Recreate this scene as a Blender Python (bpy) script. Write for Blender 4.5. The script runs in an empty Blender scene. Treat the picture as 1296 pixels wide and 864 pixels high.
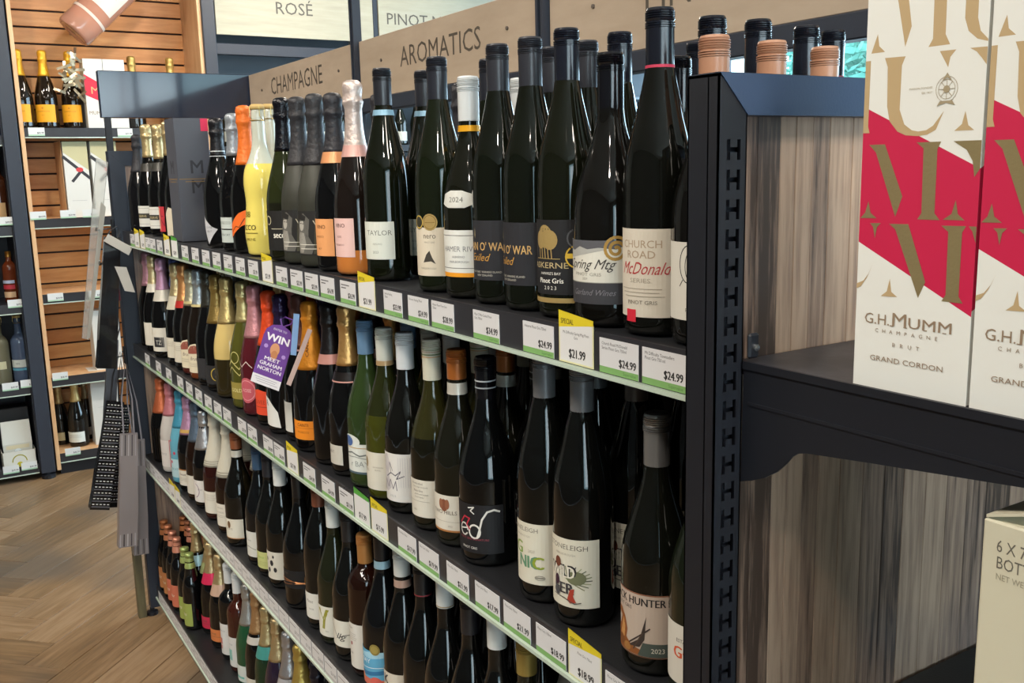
import bpy, math, random
from mathutils import Vector, Matrix
from mathutils.geometry import tessellate_polygon
random.seed(7)
SC = bpy.context.scene
COL = SC.collection
PI = math.pi
# ------------------------------------------------------------------ camera
F_PX, HCAM = 1217.0, 1.58
CAM = Vector((-0.63, 0.0, HCAM))
def _n(v): return v.normalized()
Yc = _n(Vector((-778, -201, F_PX)))
Zc = -_n(Vector((159, 6750, F_PX))); Zc = _n(Zc - Yc*Zc.dot(Yc))
Xc = Yc.cross(Zc)
if Xc.z < 0: Xc = -Xc
Rv = Vector((Xc[0], Yc[0], Zc[0])); Dv = Vector((Xc[1], Yc[1], Zc[1])); Fv = Vector((Xc[2], Yc[2], Zc[2]))
Rv.normalize(); Fv.normalize()
Uv = Rv.cross(Fv)
cam = bpy.data.cameras.new('camera'); camo = bpy.data.objects.new('camera', cam); COL.objects.link(camo)
m = Matrix((Rv, Uv, -Fv)).transposed().to_4x4(); m.translation = CAM
camo.matrix_world = m
cam.sensor_width = 36; cam.lens = 36*F_PX/1296; cam.clip_start = .02; cam.clip_end = 200
SC.camera = camo
def ray(u, v): return Rv*((u-648)/F_PX) - Uv*((v-432)/F_PX) + Fv
def at_y(u, v, y): r = ray(u, v); return CAM + r*(y/r.y)
def at_x(u, v, x): r = ray(u, v); return CAM + r*((x+.63)/r.x)
# ------------------------------------------------------------------ world, light, exposure
SC.view_settings.view_transform = 'Standard'; SC.view_settings.look = 'None'
SC.view_settings.gamma = 1; SC.view_settings.exposure = 0.22
w = bpy.data.worlds.new('world'); SC.world = w; w.use_nodes = True
bg = w.node_tree.nodes['Background']; bg.inputs[0].default_value = (.78, .9, 1, 1); bg.inputs[1].default_value = 4.0
def area(name, loc, direction, sx, sy, power, col, spread=PI):
    l = bpy.data.lights.new(name, 'AREA'); l.shape = 'RECTANGLE'; l.size = sx; l.size_y = sy; l.energy = power; l.color = col; l.spread = spread
    o = bpy.data.objects.new(name, l); COL.objects.link(o); o.location = loc
    o.rotation_euler = Vector(direction).to_track_quat('-Z', 'Y').to_euler(); return o
def spot(name, loc, tgt, power, col, size=75, rad=.06):
    l = bpy.data.lights.new(name, 'SPOT'); l.energy = power; l.color = col; l.spot_size = math.radians(size); l.spot_blend = .6; l.shadow_soft_size = rad
    o = bpy.data.objects.new(name, l); COL.objects.link(o); o.location = loc
    o.rotation_euler = (Vector(tgt)-Vector(loc)).to_track_quat('-Z', 'Y').to_euler(); return o
WARM = (1, .9, .78); COOL = (.72, .86, 1)
# daylight through the window wall on the right and the shop front behind the camera
area('window_daylight', (4.9, 3.4, 2.0), (-1, 0, -.05), 5.4, 1.7, 210, (.55, .78, 1))
area('shopfront_daylight', (-.2, -3.9, 1.7), (0, 1, -.05), 4.4, 1.9, 75, (.95, .95, 1))
# ceiling panel lamps
for i, (lx, ly) in enumerate(((-1.7, 1.2), (-1.7, 3.6), (1.2, 1.8), (1.4, 4.2), (-.2, -1.0))):  # last panel is an unseen lamp added to warm the end panel
    area('ceiling_panel_light', (lx, ly, 3.13), (0, 0, -1), .3, 1.2, 30, WARM)
# ceiling spotlights aimed at the shelves
SPOTS = [((-1.35+.12*(i % 2), -.6+.62*i, 3.05), (.05, .5+.52*i, 1.05)) for i in range(7)]
SPOTS += [((-.7, 3.9, 3.05), (.2, 5.6, 1.5)), ((.5, 3.9, 3.05), (.6, 5.6, 1.8)), ((1.7, 4.0, 3.05), (1.7, 5.6, 2.1)), ((.75, -.9, 3.05), (.35, .6, 1.2))]  # last spot is unseen, added to warm the wood end panel
for a, b in SPOTS: spot('ceiling_spotlight', a, b, 48 if b[1] < 5 else 90, WARM)
# ------------------------------------------------------------------ materials
def lin(c): return c/12.92 if c <= .04045 else ((c+.055)/1.055)**2.4
def hexc(h): h = h.lstrip('#'); return tuple(lin(int(h[i:i+2], 16)/255) for i in (0, 2, 4))+(1,)
MATS = {}
def mat(h, rough=.55, metal=0., coat=0., spec=.5, bump=0., bscale=60., emit=0., trans=0.):
    key = (h, rough, metal, coat, spec, bump, bscale, emit, trans)
    if key in MATS: return MATS[key]
    mt = bpy.data.materials.new('material_'+h.strip('#')); mt.use_nodes = True
    nt = mt.node_tree; b = nt.nodes['Principled BSDF']
    b.inputs['Base Color'].default_value = hexc(h); b.inputs['Roughness'].default_value = rough
    b.inputs['Metallic'].default_value = metal; b.inputs['Coat Weight'].default_value = coat; b.inputs['Coat Roughness'].default_value = .05
    b.inputs['Specular IOR Level'].default_value = spec
    if trans: b.inputs['Transmission Weight'].default_value = trans
    if emit: b.inputs['Emission Color'].default_value = hexc(h); b.inputs['Emission Strength'].default_value = emit
    if bump:
        n = nt.nodes.new('ShaderNodeTexNoise'); n.inputs['Scale'].default_value = bscale; n.inputs['Detail'].default_value = 3
        tc = nt.nodes.new('ShaderNodeTexCoord'); nt.links.new(tc.outputs['Object'], n.inputs['Vector'])
        bp = nt.nodes.new('ShaderNodeBump'); bp.inputs['Strength'].default_value = bump; bp.inputs['Distance'].default_value = .002
        nt.links.new(n.outputs['Fac'], bp.inputs['Height']); nt.links.new(bp.outputs['Normal'], b.inputs['Normal'])
    MATS[key] = mt; return mt
def wood(name, cols, scale=(1, 1, 1), rough=.5, nscale=6., vary=.35, coord='Object', bump=.15, extra=None):
    """streaky grain: noise stretched along the low-scale axis, plus a random shift per piece"""
    mt = bpy.data.materials.new(name); mt.use_nodes = True; nt = mt.node_tree; b = nt.nodes['Principled BSDF']
    tc = nt.nodes.new('ShaderNodeTexCoord'); oi = nt.nodes.new('ShaderNodeObjectInfo')
    mp = nt.nodes.new('ShaderNodeMapping'); mp.inputs['Scale'].default_value = scale
    mul = nt.nodes.new('ShaderNodeMath'); mul.operation = 'MULTIPLY'; mul.inputs[1].default_value = 40
    nt.links.new(oi.outputs['Random'], mul.inputs[0]); nt.links.new(mul.outputs[0], mp.inputs['Location'])
    nt.links.new(tc.outputs[coord], mp.inputs['Vector'])
    n = nt.nodes.new('ShaderNodeTexNoise'); n.inputs['Scale'].default_value = nscale; n.inputs['Detail'].default_value = 7; n.inputs['Roughness'].default_value = .62
    nt.links.new(mp.outputs[0], n.inputs['Vector'])
    add = nt.nodes.new('ShaderNodeMath'); add.operation = 'ADD'
    sc = nt.nodes.new('ShaderNodeMapRange'); sc.inputs[3].default_value = -vary/2; sc.inputs[4].default_value = vary/2
    nt.links.new(oi.outputs['Random'], sc.inputs[0]); nt.links.new(sc.outputs[0], add.inputs[1]); nt.links.new(n.outputs['Fac'], add.inputs[0])
    r = nt.nodes.new('ShaderNodeValToRGB'); e = r.color_ramp.elements
    st = [(.3+.4*i/(len(cols)-1), c) for i, c in enumerate(cols)]
    e[0].position, e[0].color = st[0][0], hexc(st[0][1]); e[1].position, e[1].color = st[-1][0], hexc(st[-1][1])
    for p, c in st[1:-1]:
        q = e.new(p); q.color = hexc(c)
    nt.links.new(add.outputs[0], r.inputs[0])
    out = r.outputs[0]
    if extra:   # large soft patches of another colour
        n2 = nt.nodes.new('ShaderNodeTexNoise'); n2.inputs['Scale'].default_value = extra[1]; n2.inputs['Detail'].default_value = 2
        nt.links.new(tc.outputs['Object'] if len(extra) < 3 else nt.nodes.new('ShaderNodeNewGeometry').outputs['Position'], n2.inputs['Vector'])
        rr = nt.nodes.new('ShaderNodeMapRange'); rr.inputs[1].default_value = .5; rr.inputs[2].default_value = .68; rr.inputs[4].default_value = .75
        nt.links.new(n2.outputs['Fac'], rr.inputs[0])
        mx = nt.nodes.new('ShaderNodeMix'); mx.data_type = 'RGBA'; mx.inputs[7].default_value = hexc(extra[0])
        nt.links.new(rr.outputs[0], mx.inputs[0]); nt.links.new(out, mx.inputs[6]); out = mx.outputs[2]
    nt.links.new(out, b.inputs['Base Color']); b.inputs['Roughness'].default_value = rough
    bp = nt.nodes.new('ShaderNodeBump'); bp.inputs['Strength'].default_value = bump; bp.inputs['Distance'].default_value = .001
    nt.links.new(n.outputs['Fac'], bp.inputs['Height']); nt.links.new(bp.outputs['Normal'], b.inputs['Normal'])
    return mt
NAVY = mat('#272d39', .42, 0, 0, .5, .08, 500)
BEAM = mat('#33445f', .4, 0, 0, .5, .08, 500)  # bluer than NAVY: reflected daylight put into the near beam's colour
NAVYD = mat('#13161e', .48)
SHELFM = mat('#1c1d20', .45, 0, 0, .5, .1, 300)
RAILM = mat('#2b2b30', .35)
CLEARLIP = mat('#b9c9bb', .2, 0, .5)
M_END = wood('weathered_wood', ['#43342b', '#80695a', '#9a806d', '#b0957f'], (26, 26, 1.3), .5, 5, .42, extra=('#5f6069', 2.0))  # grey-blue patches put the daylight tint into the wood colour
M_BACK = wood('dark_laminate', ['#2b2521', '#3a322c', '#463d36'], (14, 14, .8), .6, 5, .2)
M_SLAT = wood('beech_slatwall', ['#b3753c', '#c4864a', '#d29a5e'], (1.2, 10, 9), .45, 3, .3)
M_BEECH = wood('beech_board', ['#c29468', '#cfa57a', '#dab68c'], (6, 6, 1), .45, 4, .1)
M_SIGN = wood('plywood_sign', ['#a08e7a', '#a89682', '#b09e8a'], (10, 1.2, 5), .6, 3, .05)
M_SIGNP = wood('pale_plywood_sign', ['#9c9886', '#a39f8c', '#a9a594'], (1.5, 10, 14), .6, 3, .1)
M_FLOOR = wood('oak_vinyl', ['#6f5a42', '#80674a', '#8d7356', '#998064'], (1.2, 14, 14), .38, 4, .3, extra=('#5f5850', 1.6, 1))
M_OLIVE = wood('olive_board', ['#4c4632', '#5c553c', '#6d6548'], (10, 10, 1), .6, 4, .1)
# ------------------------------------------------------------------ mesh helpers
def mesh_obj(name, verts, faces, mats, parent=None, midx=None, smooth=False, loc=None):
    me = bpy.data.meshes.new(name); me.from_pydata([tuple(v) for v in verts], [], faces)
    for k in (mats if isinstance(mats, (list, tuple)) else [mats]): me.materials.append(k)
    if midx: me.polygons.foreach_set('material_index', midx)
    if smooth: me.polygons.foreach_set('use_smooth', [True]*len(faces))
    me.update()
    o = bpy.data.objects.new(name, me); COL.objects.link(o)
    if parent: o.parent = parent
    if loc: o.location = loc
    return o
class MB:
    def __init__(s): s.v = []; s.f = []; s.m = []
    def add(s, vs, fs, mi=0):
        b = len(s.v); s.v += [Vector(p) for p in vs]; s.f += [tuple(i+b for i in f) for f in fs]; s.m += [mi]*len(fs); return s
    def box(s, x0, x1, y0, y1, z0, z1, mi=0, bev=0.):
        if bev <= 0:
            vs = [(x, y, z) for x in (x0, x1) for y in (y0, y1) for z in (z0, z1)]
            return s.add(vs, [(0, 1, 3, 2), (4, 6, 7, 5), (0, 4, 5, 1), (2, 3, 7, 6), (0, 2, 6, 4), (1, 5, 7, 3)], mi)
        # chamfered box: 24 vertices
        vs = []; idx = {}
        for ix, x in enumerate((x0, x1)):
            for iy, y in enumerate((y0, y1)):
                for iz, z in enumerate((z0, z1)):
                    dx, dy, dz = (bev if ix == 0 else -bev), (bev if iy == 0 else -bev), (bev if iz == 0 else -bev)
                    for ax, p in (('x', (x, y+dy, z+dz)), ('y', (x+dx, y, z+dz)), ('z', (x+dx, y+dy, z))):
                        idx[(ix, iy, iz, ax)] = len(vs); vs.append(p)
        fs = []
        g = lambda a, b, c, ax: idx[(a, b, c, ax)]
        for i in (0, 1):
            q = [g(i, 0, 0, 'x'), g(i, 1, 0, 'x'), g(i, 1, 1, 'x'), g(i, 0, 1, 'x')]; fs.append(q if i else q[::-1])
            q = [g(0, i, 0, 'y'), g(0, i, 1, 'y'), g(1, i, 1, 'y'), g(1, i, 0, 'y')]; fs.append(q if i else q[::-1])
            q = [g(0, 0, i, 'z'), g(1, 0, i, 'z'), g(1, 1, i, 'z'), g(0, 1, i, 'z')]; fs.append(q if i else q[::-1])
        for i in (0, 1):
            for j in (0, 1):
                fs.append([g(i, j, 0, 'x'), g(i, j, 1, 'x'), g(i, j, 1, 'y'), g(i, j, 0, 'y')])
                fs.append([g(i, 0, j, 'x'), g(i, 1, j, 'x'), g(i, 1, j, 'z'), g(i, 0, j, 'z')])
                fs.append([g(0, i, j, 'y'), g(1, i, j, 'y'), g(1, i, j, 'z'), g(0, i, j, 'z')])
        for a in (0, 1):
            for b in (0, 1):
                for c in (0, 1): fs.append([g(a, b, c, 'x'), g(a, b, c, 'y'), g(a, b, c, 'z')])
        return s.add(vs, fs, mi)
    def tube(s, pts, r, n=8, mi=0):
        pts = [Vector(p) for p in pts]; rings = []
        for i, p in enumerate(pts):
            t = (pts[min(i+1, len(pts)-1)]-pts[max(i-1, 0)]).normalized()
            a = t.orthogonal().normalized(); b = t.cross(a)
            rr = r[i] if isinstance(r, (list, tuple)) else r
            rings.append([p+(a*math.cos(2*PI*k/n)+b*math.sin(2*PI*k/n))*rr for k in range(n)])
        vs = [q for rg in rings for q in rg]; fs = []
        for i in range(len(pts)-1):
            for k in range(n): fs.append((i*n+k, i*n+(k+1) % n, (i+1)*n+(k+1) % n, (i+1)*n+k))
        fs += [tuple(range(n))[::-1], tuple((len(pts)-1)*n+k for k in range(n))]
        return s.add(vs, fs, mi)
    def lathe(s, prof, n=24, mi=0, cx=0, cy=0, close=True, mfun=None):
        vs = [(cx+r*math.cos(2*PI*k/n), cy+r*math.sin(2*PI*k/n), z) for r, z in prof for k in range(n)]
        base = len(s.v); s.v += [Vector(p) for p in vs]
        for i in range(len(prof)-1):
            for k in range(n):
                s.f.append((base+i*n+k, base+i*n+(k+1) % n, base+(i+1)*n+(k+1) % n, base+(i+1)*n+k))
                s.m.append(mfun((prof[i][1]+prof[i+1][1])/2) if mfun else mi)
        if close:
            s.f.append(tuple(base+k for k in range(n))[::-1]); s.m.append(mfun(prof[0][1]) if mfun else mi)
            s.f.append(tuple(base+(len(prof)-1)*n+k for k in range(n))); s.m.append(mfun(prof[-1][1]) if mfun else mi)
        return s
    def obj(s, name, mats, parent=None, smooth=False, loc=None, autos=False):
        o = mesh_obj(name, s.v, s.f, mats, parent, s.m, smooth, loc)
        if autos:
            o.data.polygons.foreach_set('use_smooth', [True]*len(s.f)); o.data.set_sharp_from_angle(angle=.7)
        return o
def tag(o, label=None, cat=None, group=None, kind=None):
    if label: o['label'] = label
    if cat: o['category'] = cat
    if group: o['group'] = group
    if kind: o['kind'] = kind
    return o
def thing(name, label, cat, loc=(0, 0, 0), rz=0, group=None):
    o = bpy.data.objects.new(name, None); o.empty_display_size = .05; COL.objects.link(o); o.location = loc; o.rotation_euler = (0, 0, rz)
    return tag(o, label, cat, group)
def copy_tree(o, parent=None):
    c = o.copy(); COL.objects.link(c); c.parent = parent
    for ch in o.children: copy_tree(ch, c)
    return c
# ------------------------------------------------------------------ flat print (text, rules, shapes) laid on a surface
GL = {}
def glyphs(txt, bold=0.):
    k = (txt, bold)
    if k in GL: return GL[k]
    cu = bpy.data.curves.new('text', 'FONT'); cu.body = txt; cu.resolution_u = 2; cu.fill_mode = 'FRONT'; cu.offset = bold
    ob = bpy.data.objects.new('text', cu); me = ob.to_mesh()
    me.calc_loop_triangles()
    v = [(p.co.x, p.co.y) for p in me.vertices]; t = [tuple(l.vertices) for l in me.loop_triangles]
    ob.to_mesh_clear(); bpy.data.objects.remove(ob); bpy.data.curves.remove(cu)
    w_ = max([p[0] for p in v] or [0]); GL[k] = (v, t, w_); return GL[k]
class Ink:
    """flat drawing in millimetres (s across, z up); fn maps (s, z, lift) in metres to a point"""
    def __init__(s, fn, maxs=1e9, step=None): s.fn = fn; s.v = []; s.f = []; s.m = []; s.mats = []; s.k = 0; s.maxs = maxs; s.step = step or (.000012 if maxs > 1e6 else .00004)
    def mi(s, c):
        mt = c if not isinstance(c, str) else inkmat(c)
        if mt not in s.mats: s.mats.append(mt)
        return s.mats.index(mt)
    def tri(s, a, b, c, i, lift):
        pts = (a, b, c); L = [abs(pts[j][0]-pts[(j+1) % 3][0]) for j in range(3)]
        j = L.index(max(L))
        if L[j] > s.maxs:
            p, q, r = pts[j], pts[(j+1) % 3], pts[(j+2) % 3]; mid = ((p[0]+q[0])/2, (p[1]+q[1])/2)
            s.tri(p, mid, r, i, lift); s.tri(mid, q, r, i, lift); return
        n = len(s.v); s.v += [s.fn(p[0]/1000, p[1]/1000, lift) for p in pts]; s.f.append((n, n+1, n+2)); s.m.append(i)
    def poly(s, pts, c):
        s.k += 1; i = s.mi(c); lift = s.k*s.step
        for t in tessellate_polygon([[Vector((p[0], p[1], 0)) for p in pts]]): s.tri(pts[t[0]], pts[t[1]], pts[t[2]], i, lift)
    def rect(s, x0, z0, x1, z1, c):
        s.k += 1; i = s.mi(c); lift = s.k*s.step; n = max(1, int(math.ceil((x1-x0)/s.maxs)))
        for j in range(n):
            a = x0+(x1-x0)*j/n; b = x0+(x1-x0)*(j+1)/n; q = len(s.v)
            s.v += [s.fn(p/1000, z/1000, lift) for p, z in ((a, z0), (b, z0), (b, z1), (a, z1))]; s.f.append((q, q+1, q+2, q+3)); s.m.append(i)
    def disc(s, x, z, r, c, rz=None, n=18): s.poly([(x+r*math.cos(2*PI*k/n), z+(rz or r)*math.sin(2*PI*k/n)) for k in range(n)], c)
    def stroke(s, pts, wd, c):
        s.k += 1; i = s.mi(c); lift = s.k*s.step
        for a, b in zip(pts[:-1], pts[1:]):
            d = Vector((b[0]-a[0], b[1]-a[1]))
            if d.length < 1e-6: continue
            d.normalize(); p = Vector((-d.y, d.x))*wd/2; e = d*wd*.3
            A = [(a[0]-e.x+p.x, a[1]-e.y+p.y), (a[0]-e.x-p.x, a[1]-e.y-p.y), (b[0]+e.x-p.x, b[1]+e.y-p.y), (b[0]+e.x+p.x, b[1]+e.y+p.y)]
            s.tri(A[0], A[1], A[2], i, lift); s.tri(A[0], A[2], A[3], i, lift)
    def ring(s, x, z, r, wd, c, a0=0, a1=2*PI, n=22, rz=None, turns=None):
        s.stroke([(x+(r if not turns else r*(1-turns*k/n))*math.cos(a0+(a1-a0)*k/n), z+((rz or r) if not turns else r*(1-turns*k/n))*math.sin(a0+(a1-a0)*k/n)) for k in range(n+1)], wd, c)
    def text(s, x, z, h, txt, c, sx=1., shear=0., al='c', bold=0., fit=None):
        if bold > 0:
            d = h*min(bold*1.6, .05)
            for q in (-d, d): s.text(x+q, z, h, txt, c, sx, shear, al, 0., fit)
            return
        v, t, w_ = glyphs(txt, bold); k = h/.69; kx = k*sx
        if fit: kx = fit/max(w_, 1e-6)
        ox = x-(w_*kx/2 if al == 'c' else (w_*kx if al == 'r' else 0))
        s.k += 1; i = s.mi(c); lift = s.k*s.step
        P = [(ox+p[0]*kx+shear*p[1]*k, z+p[1]*k) for p in v]
        if s.maxs > 1e6:
            b = len(s.v); s.v += [s.fn(p[0]/1000, p[1]/1000, lift) for p in P]; s.f += [tuple(q+b for q in f) for f in t]; s.m += [i]*len(t)
        else:
            for f in t: s.tri(P[f[0]], P[f[1]], P[f[2]], i, lift)
    def run(s, items):
        for it in items: getattr(s, it[0])(*it[1:-1], **it[-1]) if isinstance(it[-1], dict) else getattr(s, it[0])(*it[1:])
    def build(s, name, parent=None): return mesh_obj(name, s.v, s.f, s.mats, parent, s.m)
def inkmat(c):
    if c.startswith('g:'): return mat(c[2:], .38, .6, 0, .5, .12, 400)
    return mat(c, .6)
GOLD = 'g:#d4b676'
def plane_map(o, right, up, nrm):
    o, right, up, nrm = Vector(o), Vector(right), Vector(up), Vector(nrm)
    return lambda s_, z_, l_: o+right*s_+up*z_+nrm*l_
RIGHTY = (0, -1, 0); UP = (0, 0, 1); OUTX = (-1, 0, 0)
# ------------------------------------------------------------------ the room
def struct(o): o['kind'] = 'structure'; return o
def sbox(name, x0, x1, y0, y1, z0, z1, mt): return struct(MB().box(x0, x1, y0, y1, z0, z1).obj(name, mt))
floor = struct(MB().box(-4, 5.2, -4, 6.4, -.06, -.004).obj('floor', mat('#7c6750', .6)))
# herringbone planks, laid where they can be told apart
PW, PL = .15, .75
plank_me = None; npl = 0
c45 = math.sqrt(.5)
for i in range(-22, 23):
    for j in range(-3, 4):
        for k in (0, 1):
            bx, by = i*PW - j*PL, i*PW + j*PL      # herringbone lattice: staircases of planks at right angles
            ang = 90*k
            cxp, cyp = (bx+PL/2, by+PW/2) if k == 0 else (bx-PW/2, by+PL/2)
            wx = (cxp-cyp)*c45 - .35; wy = (cxp+cyp)*c45 + 3.9
            if not (-1.35 < wx < .35 and 1.6 < wy < 5.6): continue
            if npl >= 290: continue
            if plank_me is None:
                p = MB().box(-PL/2+.0012, PL/2-.0012, -PW/2+.0012, PW/2-.0012, -.0045, 0, 0, .0012).obj('plank', M_FLOOR, floor); plank_me = p.data
            else:
                p = bpy.data.objects.new('plank', plank_me); COL.objects.link(p); p.parent = floor
            p.location = (wx, wy, 0); p.rotation_euler = (0, 0, math.radians(45+ang)); npl += 1
WALLM = mat('#8d8a82', .8); CEILM = mat('#b9b8b2', .9)
sbox('wall_back', -4, 5.2, 6.4, 6.5, 0, 3.2, WALLM); sbox('wall_left', -4.1, -4, -4, 6.4, 0, 3.2, mat('#3c3a38', .7))
sbox('ceiling', -4, 5.2, -4, 6.4, 3.2, 3.3, CEILM)
# right wall with a long window, front wall with the shop window
mb = MB(); mb.box(5.2, 5.3, -4, 6.4, 0, .9); mb.box(5.2, 5.3, -4, 6.4, 3.0, 3.2); mb.box(5.2, 5.3, -4, -1, .9, 3.0)
struct(mb.obj('wall_right', WALLM))
mb = MB(); mb.box(-4, 5.2, -4.1, -4, 0, .5); mb.box(-4, 5.2, -4.1, -4, 2.9, 3.2); mb.box(-4, -3, -4.1, -4, .5, 2.9); mb.box(3, 5.2, -4.1, -4, .5, 2.9)
struct(mb.obj('wall_front', WALLM))
def window(name, axis, a0, a1, z0, z1, pos, npan):
    mbf = MB(); g = MB(); wd = (a1-a0)/npan
    bb = (lambda m_, u0, u1, q0, q1, d0, d1: m_.box(pos+d0, pos+d1, u0, u1, q0, q1)) if axis == 'x' else (lambda m_, u0, u1, q0, q1, d0, d1: m_.box(u0, u1, pos+d0, pos+d1, q0, q1))
    for i in range(npan+1): bb(mbf, a0+i*wd-.03, a0+i*wd+.03, z0, z1, .01, .08)
    bb(mbf, a0, a1, z0, z0+.06, .012, .078); bb(mbf, a0, a1, z1-.06, z1, .012, .078)
    f = struct(mbf.obj(name, NAVY))
    for i in range(npan):
        g = MB(); bb(g, a0+i*wd+.03, a0+(i+1)*wd-.03, z0+.06, z1-.06, .04, .046)
        g.obj('pane', GLASSM, f)
# thin clear pane
GLASSM = bpy.data.materials.new('window_glass'); GLASSM.use_nodes = True
nt = GLASSM.node_tree; nt.nodes.clear(); out = nt.nodes.new('ShaderNodeOutputMaterial'); tr = nt.nodes.new('ShaderNodeBsdfTransparent'); tr.inputs[0].default_value = (.84, .97, .98, 1)
gl = nt.nodes.new('ShaderNodeBsdfGlossy'); gl.inputs[1].default_value = .02; mx = nt.nodes.new('ShaderNodeMixShader'); mx.inputs[0].default_value = .06
nt.links.new(tr.outputs[0], mx.inputs[1]); nt.links.new(gl.outputs[0], mx.inputs[2]); nt.links.new(mx.outputs[0], out.inputs[0])
window('window_1', 'x', -1, 6.35, .9, 3.0, 5.2, 4)
window('window_2', 'y', -3, 3, .5, 2.9, -4.09, 4)
# ceiling lamps
for lx, ly in ((-1.7, 1.2), (-1.7, 3.6), (1.2, 1.8), (1.4, 4.2), (-.2, -1.0)):
    t = thing('ceiling_lamp', 'rectangular ceiling panel lamp, %s' % {(-1.7, 1.2): 'aisle side near', (-1.7, 3.6): 'aisle side far', (1.2, 1.8): 'window side near', (1.4, 4.2): 'window side far', (-.2, -1.0): 'by the shop front, added to warm the end panel'}[(lx, ly)], 'lamp', (lx, ly, 3.14), 0, 'ceiling panel lamps')
    MB().box(-.17, .17, -.62, .62, .02, .06, 0, .004).obj('frame', mat('#d8d8d4', .5), t)
    MB().box(-.15, .15, -.6, .6, .012, .02).obj('diffuser', mat('#fff3e0', .5, emit=2.5), t)
for a, b in SPOTS:
    t = thing('spotlight', 'black ceiling spotlight above the aisle, number %d from the shop front' % (SPOTS.index((a, b))+1) if a[0] < -1 else 'black ceiling spotlight over the shelf units, %s' % {-.7: 'left', .5: 'middle', 1.7: 'right', .75: 'added to warm the end panel'}[a[0]], 'lamp', (a[0], a[1], a[2]), 0, 'ceiling spotlights')
    q = (Vector(b)-Vector(a)).to_track_quat('Z', 'Y')
    h = MB().lathe([(.03, -.10), (.045, -.09), (.05, .0), (.052, .02), (.046, .02), (.044, -.02)], 16, close=False).obj('housing', NAVYD, t, True); h.rotation_euler = q.to_euler()
    MB().tube([(0, 0, -.05), (0, 0, .148)], .008).obj('stem', NAVYD, t)
# ------------------------------------------------------------------ trees outside the long window
def tree(x, y, h, col):
    t = thing('tree', None, 'tree', (x, y, 0))
    MB().tube([(0, 0, -.5), (.05, 0, h*.5), (0, .05, h*.8)], [.14, .1, .05]).obj('trunk', mat('#4a3b2c', .9), t)
    mb = MB(); rr = random.Random(int(x*10+y*7))
    for i in range(3200):
        d = Vector((rr.gauss(0, 1), rr.gauss(0, 1), rr.gauss(0, 1))).normalized()*(rr.random()**.4); c = Vector((d.x*1.7, d.y*1.7, h*.62+d.z*h*.5))
        a = Vector((rr.gauss(0, 1), rr.gauss(0, 1), rr.gauss(0, 1))).normalized(); b = a.orthogonal().normalized(); L = rr.uniform(.08, .16)
        mb.add([c-a*L, c+b*L*.5, c+a*L, c-b*L*.5], [(0, 1, 2, 3)])
    f = mb.obj('foliage', mat(col, .6), t); f['kind'] = 'stuff'
    return t
for i, (x, y, h, c, lb) in enumerate(((10.5, 8.4, 4.2, '#6fb0a4', 'blue-green tree outside the long window, farthest back'), (10.3, 4.9, 3.8, '#8fb070', 'yellow-green tree outside the window, middle of the row'),
                                  (9.8, 1.3, 4.0, '#5f9a86', 'dark green tree outside the window, nearest the shop front'), (13.8, 11.4, 5.6, '#7fb8ac', 'tall tree outside the window corner, behind the others'))):
    tree(x, y, h, c)['label'] = lb
struct(MB().box(5.3, 16, -4, 14, -.3, -.2).obj('ground', mat('#6f8a52', .9)))
# ------------------------------------------------------------------ the long shelf unit (gondola)
Y0, Y1, XM = .614, 3.495, .48
TOPS = {1: 1.400, 2: 1.010, 3: .611, 4: .113}
gon = thing('shelf_unit', 'long navy metal shelf unit full of wine bottles, with weathered wood end panel', 'shelving', (0, 0, 0))
def slot_post(name, x0, x1, y0, dep, z0, z1, parent):
    """steel upright whose front plate is pierced by H-shaped slots every 25 mm"""
    mb = MB(); w_ = x1-x0
    mb.box(x0, x0+.0015, y0, y0+dep, z0, z1); mb.box(x1-.0015, x1, y0, y0+dep, z0, z1); mb.box(x0, x1, y0+dep-.0015, y0+dep, z0, z1)
    mb.box(x0, x1, y0+.012, y0+.0135, z0, z1)
    xs = [x0, x0+w_*.30, x0+w_*.42, x0+w_*.66, x0+w_*.78, x1]; p = .0257
    def cell(a, b, c, d): mb.box(a, b, y0, y0+.0018, c, d)
    for a, b in ((xs[0], xs[1]), (xs[4], xs[5])): cell(a, b, z0, z1)
    zz = z1-.055; cell(xs[1], xs[4], zz, z1)
    while zz-p > z0:
        h = .0175                                                  # slot height
        cell(xs[1], xs[4], zz-p, zz-h)                              # bridge between slots
        cell(xs[2], xs[3], zz-h*.38, zz); cell(xs[2], xs[3], zz-h, zz-h*.62)   # the crossbar of the H stays open
        zz -= p
    cell(xs[1], xs[4], z0, zz)
    return mb.obj(name, NAVYD, parent)
slot_post('post', -.034, 0, Y0, .038, .06, 1.655, gon)
mb = MB(); mb.box(-.024, .028, Y1, Y1+.04, .03, 1.667, 0, .002); mb.obj('post', NAVY, gon)
mb = MB(); mb.box(2*XM, 2*XM+.034, Y0, Y0+.038, .06, 1.655, 0, .002); mb.obj('post', NAVYD, gon)
mb = MB(); mb.box(2*XM, 2*XM+.034, Y1, Y1+.04, .03, 1.664, 0, .002); mb.obj('post', NAVYD, gon)
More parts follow.
